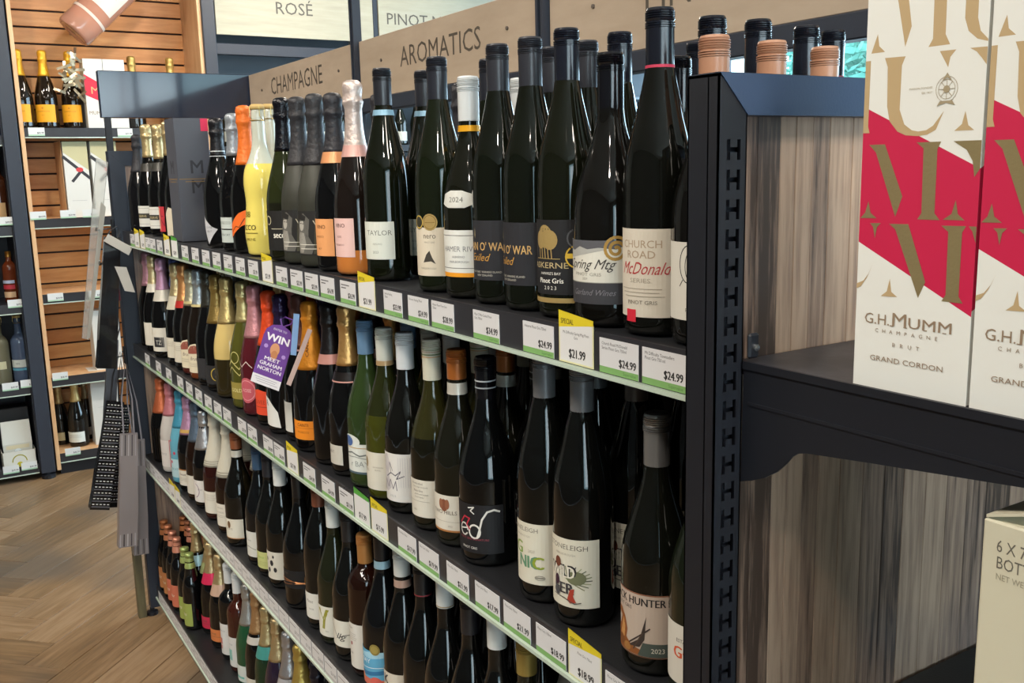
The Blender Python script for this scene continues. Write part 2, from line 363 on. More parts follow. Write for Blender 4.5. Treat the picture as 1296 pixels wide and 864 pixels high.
# top beams with a mitred corner groove
for yy, zt in ((Y0, 1.6555), (Y1, 1.667)):
    mb = MB(); fx = 0 if yy == Y0 else .028
    pts = [(-.0335 if not fx else -.0235, zt), (2*XM+.0335, zt), (2*XM, zt-.035-fx*.5), (fx, zt-.035-fx*.5)]
    fr = [(x, yy-.0012, z) for x, z in pts]; bk = [(x, yy+.03, z) for x, z in pts]
    mb.add(fr+bk, [(3, 2, 1, 0), (4, 5, 6, 7), (0, 1, 5, 4), (1, 2, 6, 5), (2, 3, 7, 6), (3, 0, 4, 7)])
    mb.obj('top_beam', BEAM if not fx else NAVY, gon)
    MB().box(-.034 if not fx else -.024, 2*XM+.034, yy, yy+.038, zt-.003, zt+.0005).obj('beam_cap', NAVY, gon)
# end panel planks (near end), each plank its own piece
xs = [.0, .033, .062, .083, .106, .13, .163, .2, .236, .27, .31, .35, .39, .43, .48, .52, .56, .6, .65, .7, .75, .8, .86, .91, 2*XM]
for a, b in zip(xs[:-1], xs[1:]):
    pz = random.Random(int(a*999)).uniform(0, .0006)
    MB().box(a+.0002, b-.0002, .632+pz, .641, .1, 1.622, 0, .0006).obj('plank', M_END, gon)
MB().box(0, 2*XM, Y1+.004, Y1+.014, .1, 1.63).obj('end_panel', M_END, gon)
MB().box(XM-.01, XM+.01, .65, Y1, .1, 1.372).box(XM-.025, XM+.012, .65, Y1, 1.3985, 1.4).obj('back_panel', M_BACK, gon)
MB().box(.02, 2*XM-.02, .66, Y1-.02, .0, .062).obj('plinth', NAVYD, gon)
bays = [Y0+.038, 1.60, 2.53, Y1+.003]
for k, zt in TOPS.items():
    for bi in range(3):
        a, b = bays[bi]+.001, bays[bi+1]-.001
        sh = MB().box(.004, XM-.012, a, b, zt-.028, zt-.002, 0, .001).obj('shelf', SHELFM, gon)
        rl = MB(); rl.box(0, .004, a, b, zt-.043, zt+.0015); rl.box(-.004, .004, a, b, zt-.045, zt-.043); rl.obj('price_rail', RAILM, sh)
        ll = MB(); ll.box(-.0055, -.0005, a, b, zt-.0475, zt-.0425); ll.obj('rail_lip', CLEARLIP, sh)
# shelves on the far side of the unit
for zt in (1.40, 1.01):
    MB().box(XM+.012, 2*XM, Y0+.04, Y1-.01, zt-.028, zt-.002).obj('shelf', SHELFM, gon)
# feet under the far post
for xx in (-.017, 2*XM+.017): MB().lathe([(.02, 0), (.02, .012), (.008, .014), (.008, .03)], 12, cx=xx, cy=Y1+.02).obj('foot', NAVYD, gon)
MB().lathe([(.02, 0), (.02, .012), (.008, .014), (.008, .06)], 12, cx=-.017, cy=Y0+.02).obj('foot', NAVYD, gon)
# poles and signs standing along the middle of the unit
SGN = [(Y1+.002, 2.545), (2.515, 1.635), (1.600, .72)]; TXT = ['CHAMPAGNE', 'AROMATICS', 'PINOT GRIS']
for i, ((ya, yb), tx) in enumerate(zip(SGN, TXT)):
    t = thing('category_sign', 'plywood sign reading %s above the long shelf unit' % tx, 'sign', (XM, (ya+yb)/2, 1.775), 0, 'category signs above the shelf unit')
    h2 = (ya-yb)/2
    MB().box(-.006, .012, -h2, h2, 0, .152, 0, .0008).obj('board', M_SIGN, t)
    ink = Ink(plane_map((-.0062, 0, 0), RIGHTY, UP, OUTX)); cx_, bz_, h_, fit_ = ((-8, 67, 55, 470), (10, 62, 48, 400), (50, 60, 48, 420))[i]
    ink.text(cx_, bz_, h_, tx, '#4a4238', 1, 0, 'c', 0, fit_)
    ink.build('lettering', t)
    for sy in (h2-.14, -h2+.12):
        s_ = MB().lathe([(.004, 0), (.004, .003), (.001, .0035)], 10).obj('screw', mat('#5a5048', .5), t); s_.location = (-.006, sy, .09); s_.rotation_euler = (0, -PI/2, 0)
    tb = MB().box(XM-.012, XM+.02, yb-.01, ya, 1.738, 1.774, 0, .002).obj('sign_rail', NAVY); tag(tb, 'navy rail under the %s sign' % tx, 'rail', 'navy rails under the signs')
for i, yy in enumerate((2.53, 1.618)):
    t = thing('sign_pole', 'slotted navy pole between the signs, ' + ('at the CHAMPAGNE end' if i == 0 else 'right of AROMATICS'), 'pole', (XM-.008, yy, 0), 0, 'poles holding the signs')
    MB().box(-.012, .012, -.0125, -.005, 1.4005, 2.3).box(-.012, .012, .005, .0125, 1.4005, 2.3).box(0, .006, -.006, .006, 1.4005, 2.3).obj('profile', NAVY, t)
    MB().box(-.006, -.001, -.004, .004, 1.4005, 2.3).obj('chrome_strip', mat('#b8c4cc', .2, 1.), t)
hd = MB().box(-.03, XM+.02, Y1+.012, Y1+.04, 1.777, 1.93, 0, .002).obj('header_board', mat('#20283a', .12, 0, .6))
tag(hd, 'glossy navy header board across the far end of the shelf unit', 'board')
for xx in (-.01, XM): MB().box(xx-.01, xx+.01, Y1+.014, Y1+.03, 1.668, 1.777).obj('bracket', NAVYD, hd)
# ------------------------------------------------------------------ the end shelves, boxes and the carton
es = thing('end_shelf', 'black bracket shelf on the near end carrying white and red gift boxes', 'shelf', (0, 0, 1.401))
def bracket(parent, x, zt=0.):
    pts = [(.612, .002), (.10, .002), (.10, -.035), (.349, -.045), (.475, -.059), (.538, -.0665), (.5475, -.069), (.5545, -.074), (.561, -.082), (.571, -.092), (.585, -.101), (.6, -.1075), (.614, -.112)]
    pts = [(y, z+zt) for y, z in pts]; n = len(pts); vs = [(x, y, z) for y, z in pts]+[(x+.003, y, z) for y, z in pts]
    fs = [tuple(range(n)), tuple(range(n, 2*n))[::-1]]+[(i, (i+1) % n, n+(i+1) % n, n+i) for i in range(n)]
    return mesh_obj('side_bracket', vs, fs, NAVYD, parent)
bracket(es, 0); bracket(es, .9)
MB().box(-.0022, 0, .10, .612, -.0045, .0025).box(-.0012, 0, .10, .606, -.0375, -.0345).obj('edge_fold', NAVYD, es)
MB().box(.004, .9, .10, .628, -.012, 0, 0, .0008).obj('shelf_top', wood('dark_stone_laminate', ['#26262a', '#34343a', '#45454b'], (3, 3, 3), .4, 9, .1), es)
MB().box(.003, .016, .6085, .6135, .004, .027, 0, .002).obj('clip', NAVYD, es)
sc = MB().lathe([(.0035, 0), (.0032, .0025), (.001, .003)], 10).obj('screw', mat('#c8ccd0', .25, 1.), es); sc.location = (.010, .6085, .014); sc.rotation_euler = (PI/2, 0, 0)
ls = thing('lower_end_shelf', 'black lower end shelf under the bracket shelf, carrying the carton', 'shelf', (0, 0, .992))
bracket(ls, 0); bracket(ls, .9)
MB().box(.004, .9, .10, .628, -.012, 0, 0, .0008).obj('shelf_top', SHELFM, ls)
WHITE = '#dcdcd6'; RED = '#be1042'; TAN = '#b39a72'
def box_art(ink):
    W = 99; T = lambda *p: ink.poly(*p)
    G1, G2 = TAN, 'g:#ab9a70'
    ink.rect(0, 0, W, 334, WHITE)
    ink.poly([(0, 115), (99, 66), (99, 171), (0, 219)], RED)
    for pts in ([(17, 334), (28, 334), (38.7, 274), (34, 260)], [(55.5, 334), (65.5, 334), (66.5, 265), (70.4, 257.7), (53.3, 257.7), (56.6, 263)],
                [(4.6, 258.3), (16.8, 258.3), (11.5, 263), (9.8, 272)], [(80.7, 334), (89.9, 334), (90.5, 273), (93, 264), (98.9, 258), (98.9, 256.5), (91, 259), (84, 265), (80.8, 274)],
                [(62.7, 253.8), (75.5, 253.6), (71.2, 249), (69.9, 242)], [(85.9, 253.4), (98.9, 253), (98.9, 241), (95, 246), (91, 250.5)],
                [(77.4, 197.5), (92.6, 197.5), (88, 201), (85.2, 211), (83, 202)],
                [(17, 253.8), (34.8, 253.2), (32, 247), (31.8, 215), (36.4, 204), (43, 199.5), (48.3, 198.4), (55, 199), (60.4, 202), (68.5, 212), (62.8, 199), (56, 195.8), (48.5, 195), (38, 196), (30.8, 199), (23.5, 207), (20.8, 218), (19.8, 247)],
                [(0, 253), (4.6, 253), (4.4, 204), (6, 199), (0, 199)]):
        ink.poly(pts, G1)
    for pts in ([(6.3, 190), (20.4, 190), (37.7, 151), (32.3, 135.5), (12.6, 184)], [(47.6, 190.5), (67.7, 190.5), (65, 185), (65.4, 139), (70, 134.2), (51.3, 134.2), (54.6, 139), (53.6, 186)],
                [(72.3, 134.6), (89.5, 134.6), (84, 139), (81.8, 149), (79, 139)], [(.7, 133.7), (15.9, 133.9), (10, 138), (7.7, 147), (5, 138)],
                [(77.4, 190.4), (98.8, 190.4), (98.8, 171), (94.9, 165), (93, 176), (88, 184)],
                [(27.3, 130), (44.1, 130.4), (60.9, 88), (55.4, 75.5), (33, 126)], [(71.4, 130.3), (91, 130.7), (88.2, 126), (88.3, 80), (91.9, 75.1), (74.8, 75.1), (78, 80), (77.3, 126)],
                [(9.9, 130), (19.9, 130.3), (16.5, 127), (15, 118.4), (13, 127)], [(93, 130.6), (98.9, 130.6), (98.9, 119), (96, 127)]):
        ink.poly(pts, G2)
    ink.poly([(22.8, 73.9), (37.6, 74.4), (32, 78), (30.3, 88), (28, 78)], G1); ink.poly([(0, 82), (6, 84.5), (11, 91), (14, 98), (9, 87), (4, 80), (0, 78)], G1)
    # small crest and maker's line
    gc = '#9a8c70'
    for r_, k in ((8.5, 0), (6.5, .3)): ink.ring(69.8, 227, r_, .35, gc, k, 2*PI+k, 20, rz=r_*1.05)
    for a in range(8): ink.stroke([(69.8, 227), (69.8+6*math.cos(a*.785), 227+7*math.sin(a*.785))], .4, gc)
    ink.poly([(66, 233), (69.8, 238.5), (73.6, 233), (69.8, 235)], gc); ink.poly([(65, 219), (74.6, 219), (77, 215.5), (69.8, 217.5), (62.6, 215.5)], gc); ink.disc(69.8, 227, 2.6, gc)
    ink.text(58.5, 228.5, 1.3, 'MAISON FONDEE', gc, 1.3, 0, 'r'); ink.text(58.5, 225, 1.3, 'EN 1827', gc, 1.3, 0, 'r')
    dk = '#8b7660'
    ink.text(8.5, 51.5, 8.2, 'G.H.', dk, 1, 0, 'l', 0, 23); ink.text(33, 51.5, 10.5, 'M', dk, 1, 0, 'l', .004, 13.5); ink.text(47.5, 51.5, 8.2, 'UMM', dk, 1, 0, 'l', .004, 37)
    for x in (33, 45, 62, 78): ink.rect(x-.6, 51.2, x+2.6, 51.9, dk)
    x = 19.5
    for ch in 'CHAMPAGNE': ink.text(x+1, 45.2, 2.9, ch, dk, 1.1); x += 6.5
    x = 35.5
    for ch in 'BRUT': ink.text(x+1, 35.4, 3.1, ch, dk, 1.1); x += 7
    ink.text(47.3, 22.4, 4.1, 'GRAND CORDON', dk, 1, 0, 'c', 0, 64)
for i in range(2):
    y1 = .501-.1*i-(.0015 if i else 0)
    t = thing('gift_box', ('white and red champagne gift box with a dented base, standing nearer the wood panel' if i == 0 else 'white and red champagne gift box cut off by the right edge of the photo'), 'box', (.01, y1, 1.4012), 0, 'champagne gift boxes on the end shelf')
    MB().box(0, .099, -.0985, 0, 0, .334, 0, .0007).obj('carton_body', mat(WHITE, .4), t)
    ink = Ink(plane_map((-.0001, 0, 0), RIGHTY, UP, OUTX)); box_art(ink); ink.build('printed_front', t)
    ink = Ink(plane_map((0, -.0986, 0), (1, 0, 0), UP, (0, -1, 0))); ink.rect(.5, .5, 98.5, 333.5, WHITE); ink.poly([(.5, 70), (98.5, 110), (98.5, 219), (.5, 171)], RED); ink.build('printed_side', t)
ct = thing('carton', 'cream six-bottle wine carton with grey lettering at lower right', 'carton', (.012, .384, .9925))
CREAM = mat('#cbc5ae', .6, 0, 0, .4, .1, 60)
MB().box(0, .26, -.3, 0, 0, .329, 0, .0015).obj('carton_body', CREAM, ct)
mb = MB(); a = [(-.001, 0, .3295), (.13, 0, .335), (.13, -.3, .335), (-.001, -.3, .3295)]
mb.add([(.0, -.002, .330), (.26, -.002, .331), (.26, -.06, .352), (.0, -.05, .345), (.0, -.002, .3322), (.26, -.002, .3332), (.26, -.06, .3542), (.0, -.05, .3472)], [(3, 2, 1, 0), (4, 5, 6, 7), (0, 1, 5, 4), (1, 2, 6, 5), (2, 3, 7, 6), (3, 0, 4, 7)])
mb.obj('flap', CREAM, ct)
ink = Ink(plane_map((-.0002, 0, 0), RIGHTY, UP, OUTX)); g = '#6a665c'
ink.text(11, 307, 9, '6 X 750ML', g, .75, 0, 'l'); ink.text(11.5, 294.5, 9, 'BOTTLES', g, .75, 0, 'l'); ink.text(12, 286, 4.6, 'NET WEIGHT 9KG', '#98927f', .85, 0, 'l')
ink.build('lettering', ct)
# ------------------------------------------------------------------ bottles
def interp(prof, z):
    for (r0, z0), (r1, z1) in zip(prof[:-1], prof[1:]):
        if z0 <= z <= z1: return r0+(r1-r0)*((z-z0)/max(z1-z0, 1e-9))
    return prof[-1][0]
def smooth_prof(pts, n=5):
    out = []
    for i in range(len(pts)-1):
        p0 = pts[max(i-1, 0)]; p1 = pts[i]; p2 = pts[i+1]; p3 = pts[min(i+2, len(pts)-1)]
        for k in range(n):
            t = k/n; out.append(tuple(.5*((2*p1[j])+(-p0[j]+p2[j])*t+(2*p0[j]-5*p1[j]+4*p2[j]-p3[j])*t*t+(-p0[j]+3*p1[j]-3*p2[j]+p3[j])*t**3) for j in (0, 1)))
    out.append(pts[-1]); return out
BASE = lambda r: [(r*.55, .004), (r*.80, .001), (r*.93, .0015), (r*.985, .006), (r, .012)]
def profile(kind, H):
    if kind == 'F':   r, mid = .0390, [(.0390, .10), (.0390, .145), (.0382, .170), (.0352, .195), (.0265, .228), (.0195, .258), (.0152, .280), (.0140, .300), (.0138, H-.055)]
    elif kind == 'B': r, mid = .0405, [(.0405, .08), (.0405, .120), (.0398, .137), (.0365, .156), (.0300, .178), (.0225, .200), (.0170, .220), (.0146, .236), (.0140, H-.050)]
    elif kind == 'W': r, mid = .0440, [(.0440, .07), (.0440, .115), (.0430, .135), (.0385, .158), (.0300, .184), (.0220, .208), (.0165, .230), (.0146, .248), (.0140, H-.050)]
    elif kind == 'D': r, mid = .0370, [(.0370, .10), (.0370, .170), (.0364, .183), (.0330, .197), (.0245, .209), (.0165, .218), (.0148, .228), (.0142, H-.050)]
    elif kind == 'S': r, mid = .0310, [(.0310, .08), (.0310, .120), (.0302, .137), (.0260, .160), (.0200, .182), (.0150, .200), (.0128, .215), (.0125, H-.02)]
    elif kind == 'L': r, mid = .0400, [(.0440, .05), (.0400, .09), (.0375, .120), (.0400, .160), (.0360, .190), (.0250, .215), (.0170, .240), (.0148, .262), (.0148, H-.050)]
    else:             r, mid = .0430, [(.0430, .08), (.0430, .115), (.0422, .130), (.0392, .150), (.0330, .175), (.0260, .200), (.0195, .226), (.0160, .250), (.0146, .270), (.0144, H-.045)]
    mid = [(a, b) for a, b in mid[:-1] if b < H-.06]+[mid[-1]]
    body = [(r, .012)]+mid
    top = [(.0136, H-.02), (.0136, H-.004)] if kind != 'S' else [(.0125, H-.004)]
    return r, BASE(r)[:-1]+smooth_prof(body, 4)+top
def glass(h, **k): return mat(h, .04, 0, .35, .4)
OLIVE = '#0e1108'; BROWN = '#1c0f08'; BLK = '#09090a'
def cap_screw(H, col, ln, parent, P, gloss=.3, stripes=None, metal=.0):
    r = .0150; z0 = H-ln; pr = [(r-.0012, z0), (r, z0+.0006), (r, H-.021)]
    for k in range(3): zz = H-.0205+k*.0022; pr += [(r+.0008, zz), (r+.0008, zz+.0009), (r-.0009, zz+.0013), (r-.0009, zz+.0018)]
    pr += [(r, H-.013)]
    for k in range(4): zz = H-.0125+k*.0022; pr += [(r+.0006, zz), (r+.0008, zz+.0009), (r-.0007, zz+.0014)]
    pr += [(r, H-.003), (r-.0012, H-.0005), (r-.004, H), (.001, H)]
    pr = [(a, b) for a, b in pr if b >= z0-1e-9]
    o = MB().lathe(pr, 24).obj('screw_cap', mat(col, gloss, metal, .2), parent, autos=True)
    if stripes:
        ink = Ink(lambda s_, z_, l_: Vector(((r+.0004+l_)*math.cos(PI+s_/r), (r+.0004+l_)*math.sin(PI+s_/r), z_)), 5)
        for z_a, z_b, c in stripes: ink.rect(-47, (H*1000-z_b), 47, (H*1000-z_a), c)
        ink.build('cap_stripes', o)
def cap_foil(H, col, ln, parent, prof, rough=.33, metal=.75, wire=True, neck=None):
    rr = random.Random(int(H*1e5)+hash(col) % 97); n = 24; zt = H; pr = []
    zb = H-ln
    z = zb
    while z < H-.052: pr.append((interp(prof, z)+.0009, z)); z += .008
    pr += [(.0157, H-.050), (.0168, H-.044), (.0182, H-.040), (.0184, H-.037), (.0170, H-.033), (.0166, H-.026), (.0172, H-.019), (.0176, H-.014), (.0172, H-.009), (.0150, H-.004), (.0100, H-.0012), (.002, H)]
    mb = MB(); mb.lathe(pr, n)
    for q in mb.v:
        if q.z > H-.055 and abs(q.x)+abs(q.y) > .005: k = 1+rr.uniform(-.055, .05); q.x *= k; q.y *= k
    o = mb.obj('foil_capsule', mat(col, rough, metal, 0, .5, .8, 120), parent, True)
    if neck:
        z0, z1, c = neck; MB().lathe([(interp(prof, z)+.0013, z) for z in (z0, (z0*2+z1)/3, (z0+2*z1)/3, z1)], n, close=False).obj('neck_band', mat(c, .4, .3), o, True)
CUR = {}
def bottle(kind, H, g, cap, label=None, rot=8, shoulder=None, band=None, name=None, extra=None, lab_h=None):
    """one bottle on the origin; returns its root. label: list of print items, first is the paper"""
    r, pr = profile(kind, H)
    root = thing(name or ('sparkling_wine_bottle' if cap[0] == 'foil' else 'wine_bottle'), None, 'bottle')
    if isinstance(g, tuple):
        lo, zs, hi = g
        MB().lathe(pr, 28, mfun=lambda z: 0 if z < zs else 1).obj('glass_body', [glass(lo), glass(hi)], root, True)
    else:
        gm = g if not isinstance(g, str) else glass(g)
        MB().lathe(pr, 28).obj('glass_body', gm, root, True)
    if cap[0] == 'screw': cap_screw(H, cap[1], cap[2], root, pr, *(cap[3:]))
    elif cap[0] == 'foil': cap_foil(H, cap[1], cap[2], root, pr, *(cap[3:]))
    elif cap[0] == 'cork':
        o = MB().lathe([(.0095, H-.03), (.0105, H-.012), (.016, H-.0115), (.0165, H-.004), (.012, H)], 18).obj('cork', mat('#b79a5e', .6), root, True)
        mb = MB()
        for k in range(4): a = k*PI/2; mb.tube([(.0165*math.cos(a), .0165*math.sin(a), H-.004), (.0172*math.cos(a), .0172*math.sin(a), H-.026), (.016*math.cos(a+.5), .016*math.sin(a+.5), H-.034)], .0007, 5)
        mb.lathe([(.0158, H-.036), (.0166, H-.035), (.0158, H-.034)], 18, close=False); mb.obj('wire_cage', mat('#c9b06a', .3, .9), root)
    elif cap[0] == 'crown':
        MB().lathe([(.0140, H-.014), (.0145, H-.006), (.0135, H-.001), (.003, H)], 20).obj('crown_cap', mat(cap[1], .35, .5), root, True)
        MB().lathe([(interp(pr, H-.05)+.0008, H-.05), (.0136, H-.03), (.0134, H-.014)], 20, close=False).obj('neck_foil', mat(cap[1], .4, .3), root, True)
    a0 = PI+math.radians(rot)
    def mp(s_, z_, l_):
        rz = interp(pr, z_)+.00035+l_; a = a0+s_/r; return Vector((rz*math.cos(a), rz*math.sin(a), z_))
    if label: ink = Ink(mp, 5); ink.run(label); ink.build('label', root)
    if shoulder: ink = Ink(mp, 5); ink.run(shoulder); ink.build('shoulder_label', root)
    if band:
        for z0, z1, c in (band if isinstance(band, list) else [band]):
            MB().lathe([(interp(pr, z0+(z1-z0)*k/5)+.0013, z0+(z1-z0)*k/5) for k in range(6)], 24, close=False).obj('neck_band', mat(c, .35, .25), root, True)
    if extra: extra(root, pr, r)
    return root
def canti(root, pr):
    def mp(s_, z_, l_):
        rz = interp(pr, z_)+.0016+l_; a = PI+.9+s_/rz*.8; return Vector((rz*math.cos(a), rz*math.sin(a), z_))
    # vertical lettering up the neck foil
    ink = Ink(lambda s_, z_, l_: mp(-z_, s_, l_), 4); ink.text(215, -3, 8, 'CANTI', '#5a3210', 1, 0, 'c', .01, 34); ink.build('foil_lettering', root)
ORD = {1: 'top shelf', 2: 'second shelf', 3: 'third shelf', 4: 'bottom shelf'}
PLACED = []
AX = {1: .062, 2: .058, 3: .055, 4: .09}
def put(sh, cu, cv, kind, g, cap, desc, label=None, rows=1, ax=None, H=None, **k):
    ax = AX[sh] if ax is None else ax; z = TOPS[sh]
    p = at_x(cu, cv, ax)
    hh = H or max(.285 if kind != 'S' else .2, min(.346, p.z-z))
    if H: p = at_x(cu, cv, ax)
    b = bottle(kind, hh, g, cap, label, **k)
    b.location = (ax, p.y, z); b['label'] = '%s, %s' % (desc, ORD[sh]); b['group'] = 'bottles on the '+ORD[sh]
    PLACED.append((sh, p.y, desc))
    dx = {'C': .094, 'W': .094}.get(kind, .088)
    for i in range(rows):
        c = copy_tree(b); c.location = (ax+dx*(i+1), p.y+random.uniform(-.004, .004), z)
        c['label'] = '%s behind: %s' % ('bottle directly' if i == 0 else 'bottle two places', desc); c['group'] = 'bottles standing behind the front row, '+ORD[sh]
        c.rotation_euler = (0, 0, random.uniform(-.5, .5))
    return b
# label helpers -------------------------------------------------------
CRM = '#d9d3c4'; WHT = '#d6d5ce'; INKD = '#3d3a38'
def R(x0, z0, x1, z1, c): return ('rect', x0, z0, x1, z1, c)
def T(x, z, h, t, c=INKD, **k): return ('text', x, z, h, t, c, k) if k else ('text', x, z, h, t, c)
def lines(z, n, wd, c='#9a948c', x=0, gap=4): return [R(x-wd*(1-.12*(i % 3)), z-gap*i, x+wd*(1-.1*((i+1) % 3)), z-gap*i+.8, c) for i in range(n)]
def paper(hw, z0, z1, c=WHT): return [R(-hw, z0, hw, z1, c)]
BCAP = ('screw', '#1d1f26', .060, .35)
# ---- top shelf
put(1, 172, 170, 'C', '#101013', ('foil', '#2a2b31', .125, .5, .2), 'all black matte bottle at the far end', rows=0)
lb = paper(40, 22, 88, WHT)+[R(-30, 48, 30, 64, '#35332e'), T(0, 52, 7, 'RESERVE', '#c9b98a'), R(-40, 30, 40, 31, '#8a8a80'), R(-40, 80, 40, 81, '#8a8a80')]
put(1, 183.5, 157, 'C', BLK, ('foil', '#cfb888', .105), 'gold-foil champagne with white dark-banded label, leftmost of two', lb, rows=0, rot=25, band=(.196, .222, '#3b3a36'))
put(1, 198, 157, 'C', BLK, ('foil', '#cfb888', .105), 'gold-foil champagne with white dark-banded label, right of two', lb, rows=1, rot=25, band=(.196, .222, '#3b3a36'))
put(1, 211, 153, 'C', BLK, ('foil', '#cfb888', .10), 'gold-foil bottle with tall red label', [R(-40, 18, 20, 92, '#b8303a'), R(-8, 22, -2, 88, '#d8b08a'), T(8, 34, 24, 'N', '#7d1f28'), T(8, 62, 20, 'L', '#7d1f28')], rows=0, rot=10)
put(1, 220, 158, 'C', BLK, ('foil', '#cfb888', .10), 'dark bottle with narrow cream label beside the grey box', [('poly', [(-30, 10), (30, 10), (30, 80), (-10, 92), (-30, 70)], '#cfc4ae')], rows=0, rot=35)
# the dark grey box
p0 = at_x(219, 295, .02)
gb_y = p0.y-.004
t = thing('gift_box', 'tall dark grey gift box with dark capitals among the top shelf bottles', 'box', (.02, p0.y-.004, 1.4), 0)
MB().box(0, .092, -.105, 0, 0, .335, 0, .001).obj('carton_body', mat('#4a4c55', .38), t)
ink = Ink(plane_map((0, -.1052, 0), (1, 0, 0), UP, (0, -1, 0)))
ink.run([T(52, 186, 36, 'M', '#26262c', bold=.01), T(52, 132, 36, 'M', '#26262c', bold=.01), R(4, 170, 88, 172, '#84683c'), R(20, 163, 72, 165, '#84683c'), R(72, 300, 92, 334, '#cf2a52')]); ink.build('printed_front', t)
ink = Ink(plane_map((-.0002, 0, 0), RIGHTY, UP, OUTX)); ink.run([T(52, 186, 36, 'M', '#2c2c32'), R(4, 170, 100, 172, '#84683c'), R(20, 163, 84, 165, '#84683c')]); ink.build('printed_side', t)
put(1, 267, 152, 'C', BLK, ('foil', '#1e1e24', .10), 'black bottle with slim white label, tucked behind the silver-triangle one', [R(-34, 20, 34, 90, '#cfcabc')], rows=0, ax=.12, rot=-10)
put(1, 272, 149, 'C', BLK, ('foil', '#16161b', .095, .35, .3), 'black bottle with silver diamond label and thin silver neck ring', [('poly', [(-34, 82), (4, 52), (20, 46), (6, 30), (-10, 8), (-34, 60)], '#b8b8bc'), T(-6, 48, 5, 'CUVEE', '#4c4c52'), T(-6, 38, 5, 'BRUT', '#4c4c52')], rows=0, rot=30, band=[(.238, .240, '#c8ccd0'), (.226, .2275, '#c8ccd0')])
def knob(root, pr, r):
    mb = MB(); rr = random.Random(3)
    for i in range(150):
        a = rr.uniform(0, 2*PI); z = rr.uniform(.125, .21); q = interp(pr, z)
        mb.add([(q*1.005*math.cos(a+.05), q*1.005*math.sin(a+.05), z-.002), (q*1.005*math.cos(a-.05), q*1.005*math.sin(a-.05), z-.002), (q*math.cos(a), q*math.sin(a), z+.004), (q*1.05*math.cos(a), q*1.05*math.sin(a), z)], [(0, 1, 3), (1, 2, 3), (2, 0, 3)])
    mb.obj('glass_facets', glass('#15171a'), root)
put(1, 293, 143, 'C', BLK, ('foil', '#9aa1a8', .10, .4, .6), 'pebbled black bottle with grey foil and pale grey label', [R(-38, 20, 38, 50, '#b6c0bb'), R(-38, 53, 38, 80, '#bcc4bf'), T(0, 64, 6, 'PROSECCO', '#3b4440'), T(0, 36, 5, 'EXTRA DRY', '#3b4440')], rows=0, rot=15, extra=knob)
put(1, 307, 133, 'C', BLK, ('foil', '#d96a1e', .135, .45, .2), 'bright orange foil bottle with slanted orange sash label', [('poly', [(-45, 30), (-20, 40), (10, 62), (36, 72), (36, 104), (5, 92), (-25, 66), (-45, 56)], '#e0651c'), ('stroke', [(-20, 50), (-5, 62), (5, 60), (20, 80)], 2.2, '#5a2a10')], rows=0, rot=28)
put(1, 324.5, 132, 'L', ('#dccb66', .205, '#b9bcae'), ('cork',), 'yellow limoncello-coloured bottle with clear neck, front', [T(-6, 86, 13, '88', '#6b5a10', bold=.02), T(-2, 58, 11, 'ECCO', '#3f360c', bold=.02, fit=40), R(-20, 50, 22, 51.5, '#6b5a10'), T(0, 34, 6, 'LIMONE', '#6b5a10')], rows=0, rot=20)
put(1, 339, 129, 'L', ('#dccb66', .205, '#b9bcae'), ('cork',), 'yellow limoncello-coloured bottle with clear neck, right of its twin', [T(-6, 86, 13, '88', '#6b5a10', bold=.02), T(-2, 58, 11, 'ECCO', '#3f360c', bold=.02, fit=40), R(-20, 50, 22, 51.5, '#6b5a10'), T(0, 34, 6, 'LIMONE', '#6b5a10')], rows=0, rot=20, ax=.150)
put(1, 355, 123, 'C', ('#191a10', .12, '#232812'), ('foil', '#111118', .11, .25, .3), 'olive bottle with glossy black foil and black label with white script', paper(44, 22, 104, '#141413')+[('ring', -20, 84, 9, 1.6, '#c9c2a0', 0, 2*PI), T(12, 48, 13, 'secco', '#e6e2d4', bold=.02, fit=34), ('disc', 24, 34, 6.5, '#a9a49a'), R(-10, 66, 24, 67.5, '#b8b09a')], rows=0, rot=30)
port = paper(44, 24, 108, '#1a1a1a')+[('poly', [(-30, 26), (-34, 70), (-22, 98), (-6, 104), (8, 92), (4, 60), (16, 40), (10, 26)], '#5d5b56'), ('poly', [(-28, 28), (-30, 56), (-20, 68), (-6, 66), (-2, 44), (-12, 28)], '#8f8c84'), ('disc', -14, 82, 8, '#a8a49a', 12), ('poly', [(-26, 70), (-28, 96), (-14, 104), (0, 98), (-2, 90), (-20, 88)], '#1c1b1a'), ('stroke', [(-18, 84), (-13, 85)], 1.4, '#222222'), ('stroke', [(-10, 84), (-6, 84)], 1.4, '#222222'),
        ('poly', [(14, 26), (20, 100), (30, 108), (44, 108), (44, 60), (30, 26)], '#3f3d2e'), ('stroke', [(-24, 44), (40, 44)], 1.2, '#d8d4c8'), ('stroke', [(-20, 36), (38, 36)], 1.2, '#d8d4c8'), ('stroke', [(16, 90), (34, 58)], 1.6, '#bdb8a4')]
put(1, 375, 122, 'C', mat('#33342c', .5, .2), ('foil', '#26262a', .135, .5, .15), 'matte grey-black bottle with portrait label, left of two', port, rows=0, rot=28)
put(1, 396.7, 118, 'C', mat('#33342c', .5, .2), ('foil', '#26262a', .135, .5, .15), 'matte grey-black bottle with portrait label, right of two', port, rows=0, rot=28)
put(1, 420, 117, 'C', BLK, ('foil', '#232329', .11, .45, .2), 'black bottle with copper neck band and square peach label', paper(33, 28, 96, '#dd9a62')+[T(4, 78, 7, 'VINO', '#5a3418', bold=.02), T(0, 62, 3.2, 'PROSECCO', '#7a4a24'), T(0, 40, 3, 'BRUT', '#7a4a24')], rows=1, rot=10, band=(.197, .217, '#cf8f60'))
